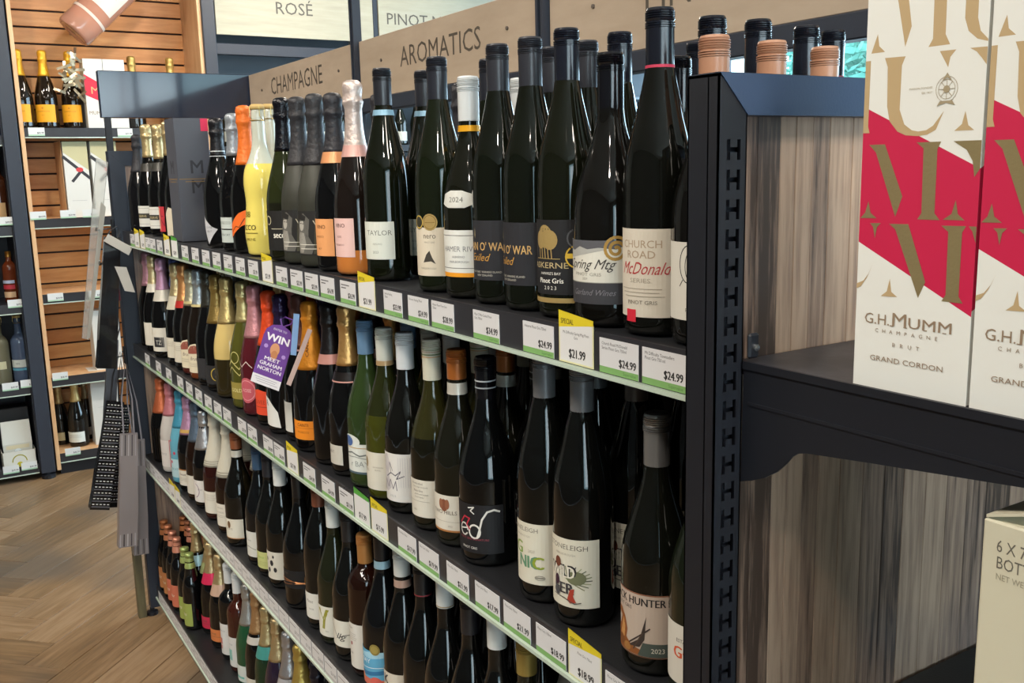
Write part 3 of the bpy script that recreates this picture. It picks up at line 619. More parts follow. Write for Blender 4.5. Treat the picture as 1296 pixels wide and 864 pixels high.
put(1, 445, 101, 'C', ('#b87034', .045, '#17110e'), ('foil', '#c9b9b2', .125, .4, .6), 'sparkling rosé with pale pink foil and pink label', paper(32, 32, 100, '#d8b3ac')+[T(2, 84, 7, 'VINO', '#5a3a38', bold=.02), T(0, 66, 3.4, 'ROSE', '#7a5450'), T(0, 52, 3, 'PROSECCO', '#7a5450')], rows=0, rot=12, band=(.206, .226, '#c79a92'))
put(1, 482.5, 85, 'F', OLIVE, BCAP, 'tall flute bottle with pale blue band under its black cap', paper(44, 36, 98, '#cdd0c6')+[T(16, 76, 8, 'TAYLOR', '#6a6c66', sx=1.1), T(14, 60, 3, 'RIESLING', '#8a8c84'), T(10, 46, 4, '2023', '#7a7c74')], rows=1, rot=14, band=(.270, .279, '#7fa6bd'))
put(1, 552, 72, 'F', '#12170b', ('screw', '#1c1f28', .062, .35), 'tall flute with two gold medals above its cream label', paper(42, 24, 96, '#cfc4b0')+[T(6, 80, 8, 'nero', '#4a443c'), T(6, 73, 2.4, 'PINOT GRIS', '#8a8274'), ('poly', [(-6, 44), (0, 56), (6, 62), (10, 52), (16, 42), (8, 46)], '#3c3832'), T(2, 34, 2.6, 'MARLBOROUGH', '#8a8274'), ('disc', -14, 104, 11, '#2c2a1c'), ('ring', -14, 104, 9, 1.6, '#c7a84e', 0, 2*PI), ('disc', 8, 104, 12.5, GOLD), ('ring', 8, 104, 10, 1, '#8d6f30', 0, 2*PI), R(0, 103, 16, 104, '#8d6f30')], rows=1, rot=22)
put(1, 594, 96, 'B', '#12130c', ('screw', '#c3c7c8', .062, .4), 'white-capped bottle with shoulder year label and orange-edged white label', paper(44, 30, 96, '#d5d6d0')+[R(-44, 30, 44, 36, '#e0951e'), R(-38, 88, 38, 89, '#6a6a68'), R(-38, 42, 38, 43, '#6a6a68'), T(4, 66, 7.5, 'HAMER RIVER', '#77777a', fit=64), T(2, 57, 3, 'ALBARINO', '#77777a'), T(2, 50, 3, 'MARLBOROUGH', '#77777a')], rows=1, rot=26,
    shoulder=[('poly', [(-28, 132), (-26, 146), (-10, 151), (10, 151), (26, 146), (28, 132), (14, 127), (-14, 127)], '#c9c9c2'), T(0, 135, 7, '2024', '#55554f', sx=1.2)], band=(.232, .2405, '#e0a21e'))
WAR = paper(60, 32, 112, '#202127')+[T(6, 72, 11, "MAN O' WAR", '#c7a063', bold=.008, fit=72), T(-4, 58, 10, 'Exiled', '#b9893c', shear=.4), ('poly', [(-13, 92), (-12, 102), (-11, 92), (-12, 88)], '#c7b88e'), T(6, 42, 2.6, 'PINOT GRIS  WAIHEKE ISLAND', '#b8b4a8'), T(6, 37.5, 2.6, 'NEW ZEALAND', '#b8b4a8')]
put(1, 632, 55, 'F', '#0d1009', ('screw', '#20222a', .066, .4), "tall flute with black label and gold capitals, left of two", WAR, rows=1, rot=10)
put(1, 674, 46, 'F', '#0d1009', ('screw', '#20222a', .066, .4), "tall flute with black label and gold capitals, right of two", WAR, rows=1, rot=-8)
KERN = paper(46, 28, 118, '#15161a')+[('disc', -4, 98, 12, GOLD, 14), ('disc', 4, 94, 11, GOLD, 12), ('disc', -12, 94, 9, GOLD, 11)]+[('stroke', [(-14+5*i, 84), (-13+5*i, 72)], 1.6, GOLD) for i in range(5)]+[R(-20, 71, 18, 71.8, GOLD), T(0, 60, 7, 'ASKERNE', '#b9a77c', bold=.004, fit=56), T(4, 52, 3.2, "HAWKE'S BAY", '#e4e2da'), T(4, 42, 6, 'Pinot Gris', '#e4e2da', bold=.02), T(4, 34, 4.4, '2 0 2 3', '#e4e2da'), R(-46, 18, 46, 24, GOLD), ('disc', 38, 96, 11.5, '#1c1d20'), ('ring', 38, 96, 11, 1.8, '#55575c', 0, 2*PI), ('disc', 38, 74, 14, '#15161a'), ('ring', 38, 74, 13, 1.8, '#d8b53a', 0, 2*PI), R(25, 72, 51, 78, '#d8b53a')]
put(1, 716, 36, 'F', '#101209', ('screw', '#161923', .062, .22), 'tall flute with black label, gold tree and two round medals', KERN, rows=1, rot=12)
hill = paper(62, 26, 98, '#d3d1c6')+[R(-62, 26, 62, 50, '#38383d'), R(-62, 50, 62, 50.8, '#8a8a80'), ('poly', [(-62, 98), (62, 98), (62, 96), (40, 92), (30, 88), (10, 90), (-4, 88), (-16, 91), (-28, 86), (-40, 88), (-62, 84)], '#55565c'), ('poly', [(-62, 84), (-40, 88), (-28, 86), (-16, 91), (-4, 88), (10, 90), (20, 88), (0, 84), (-30, 78), (-62, 76)], '#a9a9a4'),
        ('ring', 30, 88, 15, 3.4, '#a8853f', 0, 4.6*PI, 50, {'turns': .85}), T(-6, 66, 11, 'Spring Mtg', '#3b3836', shear=.5, fit=66), T(-6, 58, 3.6, 'PINOT GRIS', '#9a978c', sx=1.4), T(-8, 53.5, 2.6, '2024', '#9a978c'), T(0, 36, 6.5, 'Garland Wines', '#7c7c82', shear=.4)]
put(1, 773, 65, 'W', '#0e0d0b', ('screw', '#0e0f14', .062, .15), 'broad glossy black bottle with gold spiral on white landscape label', hill, rows=1, rot=20, H=.305)
CHR = paper(36, 20, 114, '#d0c8b9')+[T(2, 94, 8, 'CHURCH', '#a8947c', bold=.006, fit=50), T(2, 83, 8, 'ROAD', '#a8947c', bold=.006, fit=36), T(4, 66, 13, 'McDonald', '#b03a3c', shear=.4, fit=60), T(2, 57, 4.6, 'SERIES', '#a8a090', sx=1.4)]+lines(50, 3, 28, '#a39a8a', 2)+[T(4, 34, 4, 'PINOT GRIS', '#7a7266', sx=1.2), R(-16, 14.5, -2, 28, '#cf2238')]
put(1, 835, 10, 'F', '#0c0d0a', ('screw', '#141720', .072, .22, [(58, 61, '#b5304e')]), 'tallest flute, cream label with red script and red tab', CHR, rows=0, rot=14)
LOOP = paper(50, 26, 104, '#d3d0c6')+[('ring', -4, 82, 12, 1.1, '#2e2c2a', -.9*PI, 1.2*PI, 30, {'rz': 19}), ('ring', 2, 80, 11, .9, '#2e2c2a', -.7*PI, 1.2*PI, 30, {'rz': 18}), ('stroke', [(-12, 66), (-16, 60)], 1, '#2e2c2a'), T(6, 40, 3.2, 'TOWNSEND', '#8a8478'), T(6, 34.5, 3.8, 'PINOT GRIS', '#6a6458'), T(6, 30, 3.2, '2024', '#8a8478')]
put(1, 889, 42, 'B', '#0e0d0b', ('screw', '#a67a60', .060, .4), 'pink-copper capped bottle with looped line drawing, beside the near post', LOOP, rows=0, rot=20, H=.303)
def extra_b(sh, x, y, kind, H, g, cap, label, lab=None, group=None, **k):
    b = bottle(kind, H, g, cap, lab, **k); b.location = (x, y, TOPS[sh] if isinstance(sh, int) else sh); b['label'] = label
    if group: b['group'] = group
    return b
for x, lb_ in ((.150, 'pink-copper capped bottle above the near beam, second of three'), (.248, 'pink-copper capped bottle above the near beam, nearest the gift boxes')):
    extra_b(1, x, .742, 'B', .303, '#0e0d0b', ('screw', '#a67a60', .060, .4), lb_)
for (x, y, H), lb_ in zip(((.150, .83, .338), (.232, .826, .342), (.318, .83, .340), (.42, .875, .346), (.30, 1.0, .340)),
        ('glossy black cap rising behind the first pink-copper cap', 'glossy black cap rising behind the middle pink-copper cap', 'glossy black cap left of the third pink-copper cap', 'black cap with red line nearest the gift boxes', 'small black cap between first and second pink-copper caps')):
    extra_b(1, x, y, 'F', H, '#0c0d0a', ('screw', '#141720', .066, .22) if x != .42 else ('screw', '#141720', .072, .22, [(58, 60, '#7a2a38')]), lb_)
extra_b(1, .17, 1.44, 'C', .32, BLK, ('foil', '#232329', .11, .45, .2), 'black-foil bottle with pink band half hidden behind the medal flute', band=(.197, .217, '#b87a68'), rot=0)
# ---- second shelf
F_ = 'foil'
TZ = paper(42, 20, 96, '#d2cdc0')+[R(-12, 34, 26, 66, '#26262a'), T(7, 42, 14, 'TZ', '#c9c5ba', fit=20)]
put(2, 185, 318, 'C', BLK, (F_, '#b98a9a', .115, .4, .5), 'black bottle with mauve-pink foil at the far end', rows=0)
put(2, 195, 322, 'C', BLK, (F_, '#d2c094', .105), 'gold-foil bottle with white collar, third from the far end', paper(42, 20, 96, '#d2cdc0'), rows=0, band=(.195, .222, '#cfcabd'), rot=30)
put(2, 204.5, 325, 'C', BLK, (F_, '#b58ba6', .105, .4, .5), 'mauve-foil bottle with white collar and dark square emblem on its label', TZ, rows=0, band=(.18, .215, '#cfcabd'), rot=30)
put(2, 212, 327, 'C', BLK, (F_, '#6070b4', .11, .35, .6), 'blue-violet foil bottle half hidden beside the mauve one', rows=0, ax=.085)
RB = paper(40, 22, 84, '#cfc9b8')+lines(70, 4, 28, '#9a9284')
put(2, 221, 332, 'C', BLK, (F_, '#cdbb8e', .105), 'champagne-gold foil bottle with pale pointed collar', RB, rows=0, band=(.17, .21, '#cfc9b4'), rot=25)
put(2, 230.5, 333, 'C', BLK, (F_, '#d79a62', .115), 'peach-gold foil bottle with red ribbon at its collar', RB, rows=0, band=(.185, .205, '#b8322c'), rot=25)
ARCH = [('poly', [(-38, 20), (38, 20), (38, 82), (26, 96), (10, 104), (-8, 100), (-20, 92), (-38, 86)], '#d6ccb2'), ('poly', [(-32, 80), (-18, 88), (-8, 96), (8, 99), (24, 92), (33, 82), (20, 76), (-10, 74), (-30, 72)], '#8d4a3c'), T(0, 56, 10, 'Brut', '#5a4038', shear=.3)]+lines(46, 3, 26, '#8d8270')
put(2, 240.5, 340, 'C', ('#4a1c16', .055, '#140f0c'), (F_, '#c2bca0', .105), 'rosé with arched cream label and silver-gold foil, left of two', ARCH, rows=1, rot=30, band=(.206, .213, '#cbbd88'))
put(2, 249.5, 340, 'C', ('#6a3418', .055, '#17110c'), (F_, '#a9b4ba', .105), 'amber bottle with arched cream label and pale blue foil, right of two', ARCH, rows=1, rot=30, band=(.206, .213, '#cbbd88'))
put(2, 262, 342, 'C', BLK, (F_, '#3a3a34', .10, .3, .5), 'dark bottle with plain dark foil and grey label', paper(38, 20, 76, '#2b2b2e'), rows=1, rot=20)
put(2, 271, 346, 'C', BLK, (F_, '#8a7440', .13, .3, .6), 'dark bottle with speckled black and gold foil and yellow ring tag', paper(38, 20, 70, '#232326')+[('ring', 26, 46, 17, 2.2, '#c8ad45', 0, 2*PI)], rows=1, rot=20)
put(2, 285, 350, 'C', ('#2b2410', .10, '#c8b070'), (F_, '#d0b87c', .12), 'metallic gold bottle shading to black at its base', None, rows=0)
put(2, 306, 355, 'C', '#4a4a1c', (F_, '#cfc088', .10), 'yellow-gold foil bottle in cut olive glass', [('stroke', [(-34, 100), (-10, 120), (14, 100), (34, 124)], 3, '#b8b070'), ('stroke', [(-34, 84), (-10, 104), (14, 84), (34, 108)], 2.4, '#b8b070'), R(-34, 24, 34, 66, '#8d7f3a'), T(0, 42, 9, 'GOLD', '#d9cf96', bold=.01), ('ring', 0, 128, 14, 2, '#b8b070', 0, 2*PI)], rows=1, rot=25)
put(2, 320, 360, 'C', '#4e1820', (F_, '#c48a90', .125, .4, .5), 'deep rosé bottle with dusty pink foil and round pink label', [('disc', 4, 62, 27, '#b95560', 31), ('ring', 4, 62, 24, 1.6, '#dba0a4', 0, 2*PI), T(4, 58, 8, 'ROSE', '#e6bcbc'), ('stroke', [(-26, 132), (-8, 118), (8, 132), (24, 118)], 2, '#c7b7b0')], rows=1, rot=20)
put(2, 338.7, 367, 'C', BLK, (F_, '#d9481c', .125, .45, .25), 'vermilion-orange foil bottle with orange-red label', [('poly', [(-40, 24), (40, 24), (40, 76), (0, 84), (-40, 76)], '#d8482a'), T(0, 50, 9, 'CUVEE', '#8e2a14'), R(-34, 42, 34, 43.4, '#8e2a14')], rows=1, rot=15)
put(2, 357, 372, 'C', BLK, (F_, '#2b2144', .11, .25, .5), 'dark bottle with purple-black foil and white sail-shaped label', [('poly', [(-40, 20), (20, 14), (14, 50), (-10, 78), (-40, 90)], '#d5d4cf'), T(-20, 62, 14, 'A', '#33333a')], rows=1, rot=25)
put(2, 373, 371, 'C', BLK, (F_, '#5c3a34', .115, .4, .4), 'brown-foil bottle with slim white label edge', paper(38, 20, 86, '#cfcdc6'), rows=0, ax=.066, rot=-20, band=(.196, .200, '#c9a0a0'))
put(2, 390, 380, 'C', BLK, (F_, '#dc8c28', .14, .4, .5), 'amber-orange foil bottle with rectangular orange label and lettered neck', paper(42, 26, 66, '#e0841c')+[T(4, 54, 6.5, 'CANTI', '#6a3208', bold=.02), R(-30, 50, 34, 50.8, '#a85a10'), T(4, 40, 4, 'PROSECCO', '#8a4a10')], rows=1, rot=25,
    extra=lambda root, pr, r: canti(root, pr))
put(2, 415, 383, 'C', BLK, (F_, '#1a1718', .105, .35, .4), 'all black bottle with rose-pink neck band', None, rows=1, band=(.200, .219, '#c08a80'))
put(2, 439, 385, 'C', BLK, (F_, '#d8a868', .115), 'peach-gold foil bottle with thin pink neck line and small grey label', paper(30, 22, 60, '#bdb9ae')+[T(0, 44, 5, 'BRUT', '#4a4642')], rows=1, rot=0, band=[(.180, .1825, '#d09a90'), (.183, .199, '#1a1515')])
OY = paper(42, 26, 82, '#cfd2cc')+[('disc', -12, 86, 24, '#cfd2cc', 13), ('disc', -18, 86, 14, '#44639a', 10), R(-42, 74, 42, 75.6, '#b59a6a'), R(-42, 26, 42, 30, '#4a5c66'), ('stroke', [(-26, 62), (-8, 66), (10, 60), (30, 64)], 2.6, '#6a706e'), ('stroke', [(-26, 56), (0, 58), (30, 54)], 1.6, '#8a908c'), T(8, 40, 10, 'r BAY', '#8a8f8c', fit=40)]
put(2, 459, 404, 'B', '#2a3a1c', ('screw', '#5f7f9e', .062, .4), 'green-glass bottle with denim-blue cap and oval blue emblem', OY, rows=1, rot=22)
put(2, 485, 414, 'B', ('#3a3d10', .15, '#22260f'), ('screw', '#c2c4ba', .060, .4), 'olive-green bottle, pale cap with beige ring and plain cream label', paper(40, 18, 86, '#cfcabc')+[('disc', -16, 66, 6, '#8a7a58', 10), T(-14, 50, 5, 'HILL', '#8a8072'), T(14, 58, 2.6, 'SAUVIGNON', '#8a8072'), T(14, 53, 2.6, 'BLANC', '#8a8072')], rows=1, rot=14, band=(.2365, .245, '#b0946c'))
HORSE = paper(46, 20, 104, '#d3d0cb')+[('poly', [(-26, 36), (-28, 70), (-24, 98), (-12, 102), (-4, 88), (-8, 66), (-2, 44), (-12, 36)], '#b7b2b4'), ('stroke', [(-20, 40), (-18, 56), (-10, 44), (-4, 58), (2, 42), (8, 56), (10, 40)], 1.6, '#6a6672'), ('stroke', [(-14, 62), (-2, 70), (8, 66), (18, 74), (10, 60), (24, 66)], 1.8, '#55525c'), ('stroke', [(-2, 70), (-4, 88), (2, 74)], 1, '#55525c'), T(0, 28, 3.4, '2 0 2 3', '#8a868c')]+[R(14+4*i, 46, 14.8+4*i, 98, '#bcb8ba') for i in range(6)]
put(2, 511, 420, 'B', '#0e0e0c', ('screw', '#c9cdd0', .062, .4), 'white-capped bottle with sketched horse drawing on white label', HORSE, rows=2, rot=16)
TXT_ = paper(44, 22, 84, '#cfcabd')+[T(-4, 76, 3.4, 'Handcrafted', '#5a554c', al='c'), T(2, 71, 2.6, 'from single vineyard', '#7a756a'), T(-2, 64, 3.4, 'Pinot Gris', '#4a463e'), T(4, 59, 2.6, 'grown and bottled', '#7a756a'), T(0, 54, 2.6, 'by our family', '#7a756a'), R(-26, 48, 20, 48.7, '#9a958a'), T(-10, 32, 3, '2024', '#8a857a')]
put(2, 548, 429, 'B', ('#12120a', .15, '#2b2a12'), ('screw', '#c6c4b2', .066, .4, [(15, 17, '#7c8a64'), (19, 21, '#b36a4c'), (23, 25, '#6a7a54'), (27, 28.5, '#c49a6a')]), 'bottle with cream cap ringed in coloured stripes and text-covered label', TXT_, rows=2, rot=18)
HIL = paper(44, 24, 82, '#d2cdc0')+[R(-44, 24, 44, 27, '#a8703c'), ('disc', 2, 66, 7, '#7c4a34', 10), ('disc', -4, 68, 4, '#8d5a40', 8), ('disc', 8, 68, 4, '#8d5a40', 8), T(0, 52, 6, 'TWO HILLS', '#5a5048', fit=48), R(-30, 40, 30, 40.6, '#a39a8a'), T(12, 32, 2.6, '2023', '#8a8072')]
put(2, 577, 441, 'B', '#15150e', ('screw', '#a8622c', .046, .3, None, .3), 'copper-orange capped bottle with lettered white neck ring', HIL, rows=2, rot=18, band=(.234, .252, '#c9c5ba'),
    shoulder=[T(0, 240, 5, 'THE HILLS', '#6a6258', fit=34)])
ED = paper(50, 20, 94, '#17171b')+[('ring', -14, 54, 8, 2.2, '#d8d6d0', 0, 1.8*PI, 18, {'rz': 9}), ('stroke', [(-20, 54), (-7, 57)], 2, '#d8d6d0'), ('ring', 6, 53, 9, 2.6, '#d8d6d0', 0, 2*PI, 20, {'rz': 10}), ('stroke', [(10, 44), (14, 56), (18, 72), (26, 84), (36, 87), (44, 84)], 2.8, '#d8d6d0'), ('stroke', [(-22, 62), (-12, 74), (-2, 72), (-8, 62), (-2, 56)], 2.2, '#b3263a'), ('stroke', [(-4, 88), (6, 90), (0, 84), (6, 80)], 1.8, '#d0cec8'), T(2, 40, 3, 'PINOT GRIS SIGNATURE', '#93404e', fit=52), T(-4, 26, 3.6, 'PINOT GRIS', '#d0cec8')]
put(2, 610, 449, 'W', '#08090a', ('screw', '#101014', .066, .12, [(34, 36, '#b8bcc0'), (44, 46, '#9aa0a4')]), 'big glossy black bottle with white script on black label', ED, rows=1, rot=22)
ORGN = paper(42, 26, 110, '#d3cebd')+[T(-10, 98, 6, 'STONELEIGH', '#6a655a', fit=56), T(-8, 90, 2.6, 'MARLBOROUGH', '#9a9484'), T(-16, 66, 17, 'G', '#7f9a4a', bold=.03), T(2, 48, 17, 'NIC', '#5f8a6a', bold=.04, fit=34), T(17, 48, 17, 'C', '#8a9a30', bold=.04), T(8, 70, 3.6, '2023', '#a39c8a'), ('ring', 20, 36, 7, .8, '#8a857a', 0, 2*PI, 20, {'rz': 3}), R(14, 35, 26, 37, '#8a857a')]
put(2, 688, 445, 'F', '#0a0b0a', ('screw', '#74767a', .062, .35, None, .3), 'grey-capped flute with big multicoloured capitals on cream label', ORGN, rows=2, rot=12)
WILD = paper(42, 26, 116, '#d3cebd')+[T(-4, 102, 6.5, 'STONELEIGH', '#5a564c', fit=62), T(-4, 94, 2.8, 'MARLBOROUGH', '#9a9484')]+[('stroke', [(2+3*math.cos(a), 62+2*math.sin(a)), (6+26*math.cos(a), 64+17*math.sin(a))], 1.3, c) for a, c in zip([i*.28-.9 for i in range(13)], ['#7a7a58', '#5c6248', '#9aa07a', '#4a4a3a', '#6f7650']*3)]+[
        ('disc', 12, 66, 13, '#6d7052', 9), T(-8, 66, 16, 'WILD', '#26252b', bold=.05, fit=40), T(-8, 65, 15, 'WILD', '#ded9ca', bold=.02, fit=36), T(-6, 44, 14, 'FER', '#3a373a', bold=.05, fit=30), ('disc', -14, 84, 5, '#6a3a28', 7), ('disc', -16, 60, 4, '#3a2030', 7),
        ('poly', [(0, 36), (4, 50), (10, 52), (8, 42), (12, 34), (4, 32)], '#a33a28'), ('disc', -16, 46, 5, '#4a4a4e', 6), ('stroke', [(-22, 40), (-4, 38), (10, 32), (18, 34)], 1.2, '#55504a')]
put(2, 736, 460, 'F', '#0a0b0a', ('screw', '#74767a', .064, .35, None, .3), 'grey-capped flute with bird and fern artwork on cream label', WILD, rows=2, rot=22)
HUNT = paper(46, 22, 98, '#b9a89a')+[R(-46, 22, 46, 23.5, '#6a4a38'), R(-46, 96.5, 46, 98, '#8a5a44'), T(-2, 84, 9, 'BLACK HUNTER', '#1d1a1a', bold=.02, fit=84), T(-16, 77, 4, 'PINOT GRIS', '#4a4440'), ('poly', [(-34, 28), (-34, 44), (-24, 52), (-20, 62), (-28, 66), (-30, 60), (-34, 64), (-30, 72), (-20, 72), (-12, 64), (-8, 50), (-10, 40), (-2, 34), (14, 30), (14, 24), (-34, 24)], '#8a5228'), ('poly', [(-26, 34), (-20, 50), (-16, 62), (-12, 52), (-14, 38)], '#c08a52'), ('poly', [(-6, 32), (10, 44), (18, 72), (16, 44), (10, 34)], '#3a302c'), ('stroke', [(-4, 36), (22, 58)], 1.6, '#3a302c'), ('stroke', [(2, 30), (14, 52)], 1.6, '#4a3a30'), ('poly', [(8, 24), (44, 24), (44, 40), (14, 40)], '#46504a'), T(31, 29, 5.5, '2023', '#d8d2c4'), ('disc', -20, 34, 7, '#7a4a26', 6), ('disc', -8, 30, 6, '#a0703c', 5)]
put(2, 835, 517, 'B', '#0d0e0a', ('screw', '#9a9c9e', .060, .3, None, .75), 'silver-capped bottle with brown animal artwork label', HUNT, rows=0, rot=8, H=.298)
put(2, 893, 560, 'B', '#141a10', ('screw', '#3a3a3e', .060, .35), 'bottle with orange lettering half hidden behind the near post', paper(46, 22, 90, '#d3d0c6')+[T(-4, 52, 13, 'GO', '#cc5530', bold=.03), T(-4, 70, 4, 'ESTATE', '#4a4642')], rows=0, rot=16, H=.298)
# ---- third shelf
put(3, 202, 477, 'C', BLK, (F_, '#c46a44', .12, .4, .5), 'copper-foil black bottle, farthest left', None, rows=0)
put(3, 214, 485, 'C', '#b9b3ae', (F_, '#b8727a', .11, .4, .3), 'white-sleeved bottle with red side stripe', [R(-44, 20, 44, 110, '#c9c2bd'), R(22, 20, 30, 112, '#b0404a'), T(-4, 60, 7, 'SPRITZ', '#8a8a90')], rows=0, rot=25, H=.30)
put(3, 227, 495, 'C', '#5f9fb4', (F_, '#3f8ca8', .12, .4, .3), 'turquoise bottle with red spots', [R(-44, 20, 44, 80, '#a9c6cc'), ('disc', 4, 100, 5, '#b8304a'), ('disc', -14, 140, 4, '#b8304a'), ('disc', -12, 70, 5, '#b8304a'), T(-2, 44, 7, 'MOSCATO', '#4a7a8a')], rows=0, rot=25, H=.30)
put(3, 237, 503, 'C', BLK, (F_, '#b48aa8', .12, .4, .5), 'black bottle with lilac foil edged in gold', paper(42, 20, 72, '#cfcabd')+[R(-42, 68, 42, 72, '#a06a3a'), T(0, 52, 8, 'Sweet', '#4a4642', shear=.3)]+lines(44, 3, 28, '#8a857a'), rows=0, rot=25, band=(.186, .196, '#c9a35c'), H=.30)
put(3, 247.5, 512, 'C', BROWN, (F_, '#5a6a7c', .12, .4, .5), 'slate-blue foil bottle with brown label band', paper(40, 20, 78, '#c9c4b8'), rows=0, rot=20, H=.30)
put(3, 257, 518, 'C', BLK, (F_, '#b9b9bc', .115, .35, .8), 'silver-foil dark bottle with purple curve on white label', paper(42, 20, 86, '#d3cfca')+[('ring', -16, 54, 22, 2, '#6a3a68', -1.2, 1.2, 14), T(8, 56, 6, 'Brut', '#8a8488', shear=.3)], rows=0, rot=25)
RIB = [(.158+.006*i, .160+.006*i, '#8e897c') for i in range(3)]
put(3, 270, 520, 'C', ('#2a0f0c', .5, '#2a0f0c'), (F_, '#bdb8a8', .155, .55, .05), 'red sparkling with long ribbed cream capsule, left of two', paper(42, 20, 84, '#d6d1c4')+lines(74, 5, 30, '#9a948a'), rows=1, rot=22, band=RIB)
put(3, 286, 530, 'C', BROWN, (F_, '#bdb8a8', .155, .55, .05), 'brown sparkling with long ribbed cream capsule, right of two', paper(42, 20, 84, '#d6d1c4')+[T(0, 70, 4, 'METODO', '#8a857a'), T(0, 58, 4, 'CLASSICO', '#8a857a')]+lines(50, 2, 26, '#9a948a'), rows=1, rot=22, band=RIB)
put(3, 304.6, 548, 'B', '#0d0d0b', ('screw', '#8a5234', .044, .35, None, .2), 'brown-capped bottle with white neck ring and small brown emblem', paper(42, 22, 76, '#d3cebf')+[R(-42, 22, 42, 24, '#a8703c'), ('disc', 0, 60, 6, '#6a5034', 10), T(0, 46, 5, 'ESTATE', '#8a8072')], rows=1, rot=20, band=(.238, .256, '#c9c5ba'))
put(3, 318, 556, 'D', '#5a4c20', ('screw', '#8a763c', .06, .35, None, .5), 'slim olive-gold bottle wedged between two dark ones', None, rows=0, ax=.08)
put(3, 325, 563, 'B', '#0c0e10', ('screw', '#2f4a66', .062, .35), 'dark bottle with navy-blue cap and white label', paper(40, 22, 88, '#cdccc4')+[T(0, 62, 4, 'RESERVE', '#7a7872'), ('stroke', [(-24, 44), (0, 48), (24, 42)], 1.6, '#77746c')], rows=0, rot=10)
put(3, 338, 572, 'B', '#0b0c0b', BCAP, 'dark bottle with lime-green label', paper(42, 20, 62, '#b9bd7c')+[T(0, 46, 6, 'bianco', '#6a9a3c', shear=.2)]+lines(36, 3, 28, '#9aa060'), rows=1, rot=18)
BL = [('disc', x, z, r_, '#26252a', r_*1.3, 7) for x, z, r_ in ((-14, 70, 4), (4, 62, 6), (14, 46, 5), (-6, 44, 5), (10, 78, 3), (-16, 34, 3))]
put(3, 352, 582, 'B', '#0b0c0b', ('screw', '#cfd2cf', .060, .4), 'white-capped bottle with black blotches on cream label', paper(42, 22, 90, '#cfcabd')+BL, rows=1, rot=16)
def copper_wire(root, pr, r):
    mb = MB()
    for k in range(3): mb.tube([(1.012*r*math.cos(a*.2618), 1.012*r*math.sin(a*.2618), .058+.004*k+.004*math.sin(a*.5+k)) for a in range(25)], .0009, 5)
    mb.obj('copper_wire', mat('#a8744c', .35, .8), root)
put(3, 376, 592, 'W', '#08090a', ('screw', '#0f1013', .066, .3), 'large black bottle with copper wire wound round its black label', paper(50, 50, 92, '#151517')+[T(-10, 82, 4, 'FAMILY', '#6a6258')], rows=1, rot=20, extra=copper_wire, H=.318)
put(3, 403, 615, 'F', '#0a0b0a', ('screw', '#7a4632', .050, .4, None, .2), 'red-brown capped flute with orange dot above its white label', paper(42, 24, 82, '#d6d4cc')+[T(-4, 60, 7, 'Pinot', '#5a5650', shear=.4), T(2, 44, 4, 'NOIR', '#8a867c'), ('disc', -28, 100, 7, '#d2902c', 9)], rows=1, rot=20, H=.318)
put(3, 428, 635, 'B', '#1a1d10', ('screw', '#c9ccc8', .062, .45), 'white-capped bottle with large olive-green Y on its label', paper(42, 18, 84, '#d6d4c8')+[('poly', [(-18, 78), (-9, 78), (-1, 54), (-5, 34), (3, 34), (6, 54), (16, 78), (8, 78), (1, 62), (-4, 60)], '#8c8a2c'), T(8, 28, 3, '2023', '#8a867c')], rows=1, rot=18)
put(3, 444, 648, 'B', '#0c0d0c', ('screw', '#1a1b1e', .064, .4), 'black-capped bottle with handwritten black signature on cream label', paper(42, 30, 86, '#d3d0c4')+[T(4, 46, 13, 'llg', '#2c2a28', shear=.5, fit=24), ('stroke', [(-24, 84), (-14, 66), (-6, 52), (0, 48), (14, 56), (26, 58)], 1.4, '#2c2a28')], rows=1, rot=18)
def medals(root, pr, r):
    for i in range(6):
        a = PI+math.radians(62+(3 if i % 2 else 0)); z = .105-.0155*i; q = r+.0012
        o = MB().lathe([(.0085, 0), (.0082, .0012), (.001, .0014)], 14).obj('medal', mat('#a89058', .4, .5) if i % 2 else mat('#8a8478', .4, .4), root, True)
        o.location = (q*math.cos(a), q*math.sin(a), z); o.rotation_euler = (0, PI/2, a)
put(3, 463, 690, 'D', ('#1c0a05', .5, '#1c0a05'), ('screw', '#b8824a', .064, .35, None, .45), 'short brown-glass bottle with copper cap and a column of round medals', paper(34, 16, 108, '#d6d3cb')+[T(-6, 96, 4, 'PORT', '#6a665e')]+lines(86, 4, 18, '#9a968c', -6)+[('disc', -4, 66, 3, '#8a3a3a', 4), T(-6, 44, 4, '1998', '#6a665e')], rows=1, rot=8, extra=medals, H=.282)
BEACH = [R(-48, 22, 48, 92, '#5aa0c4'), ('poly', [(-48, 78), (10, 92), (48, 92), (48, 84), (0, 76)], '#9cc8dc'), T(-12, 66, 9, 'BAY', '#dfe8ec', fit=26), ('poly', [(-48, 44), (0, 50), (48, 60), (48, 52), (0, 42), (-48, 36)], '#2f6f9c'), R(-48, 22, 48, 36, '#c96a58'), ('disc', -28, 34, 10, '#d8845c', 9), ('disc', 12, 32, 12, '#cf5e52', 9), ('disc', 36, 30, 9, '#d9a070', 8), ('stroke', [(-44, 52), (48, 64)], 1.2, '#dfe8ec'), ('disc', 12, 96, 11, '#9c8a48'), ('ring', 12, 96, 9, 1, '#5c4f24', 0, 2*PI)]
put(3, 487, 670, 'W', '#0a0b0d', ('screw', '#15161a', .062, .3, None), 'large black bottle with turquoise beach label and pale blue neck band', BEACH, rows=0, rot=20, band=[(.243, .258, '#8fb2c4')], H=.322,
    shoulder=[('ring', -3, 275, 7, .6, '#b8bcc0', 0, 2*PI), ('ring', -3, 275, 4, .5, '#b8bcc0', 0, 2*PI, 20, {'rz': 7})])
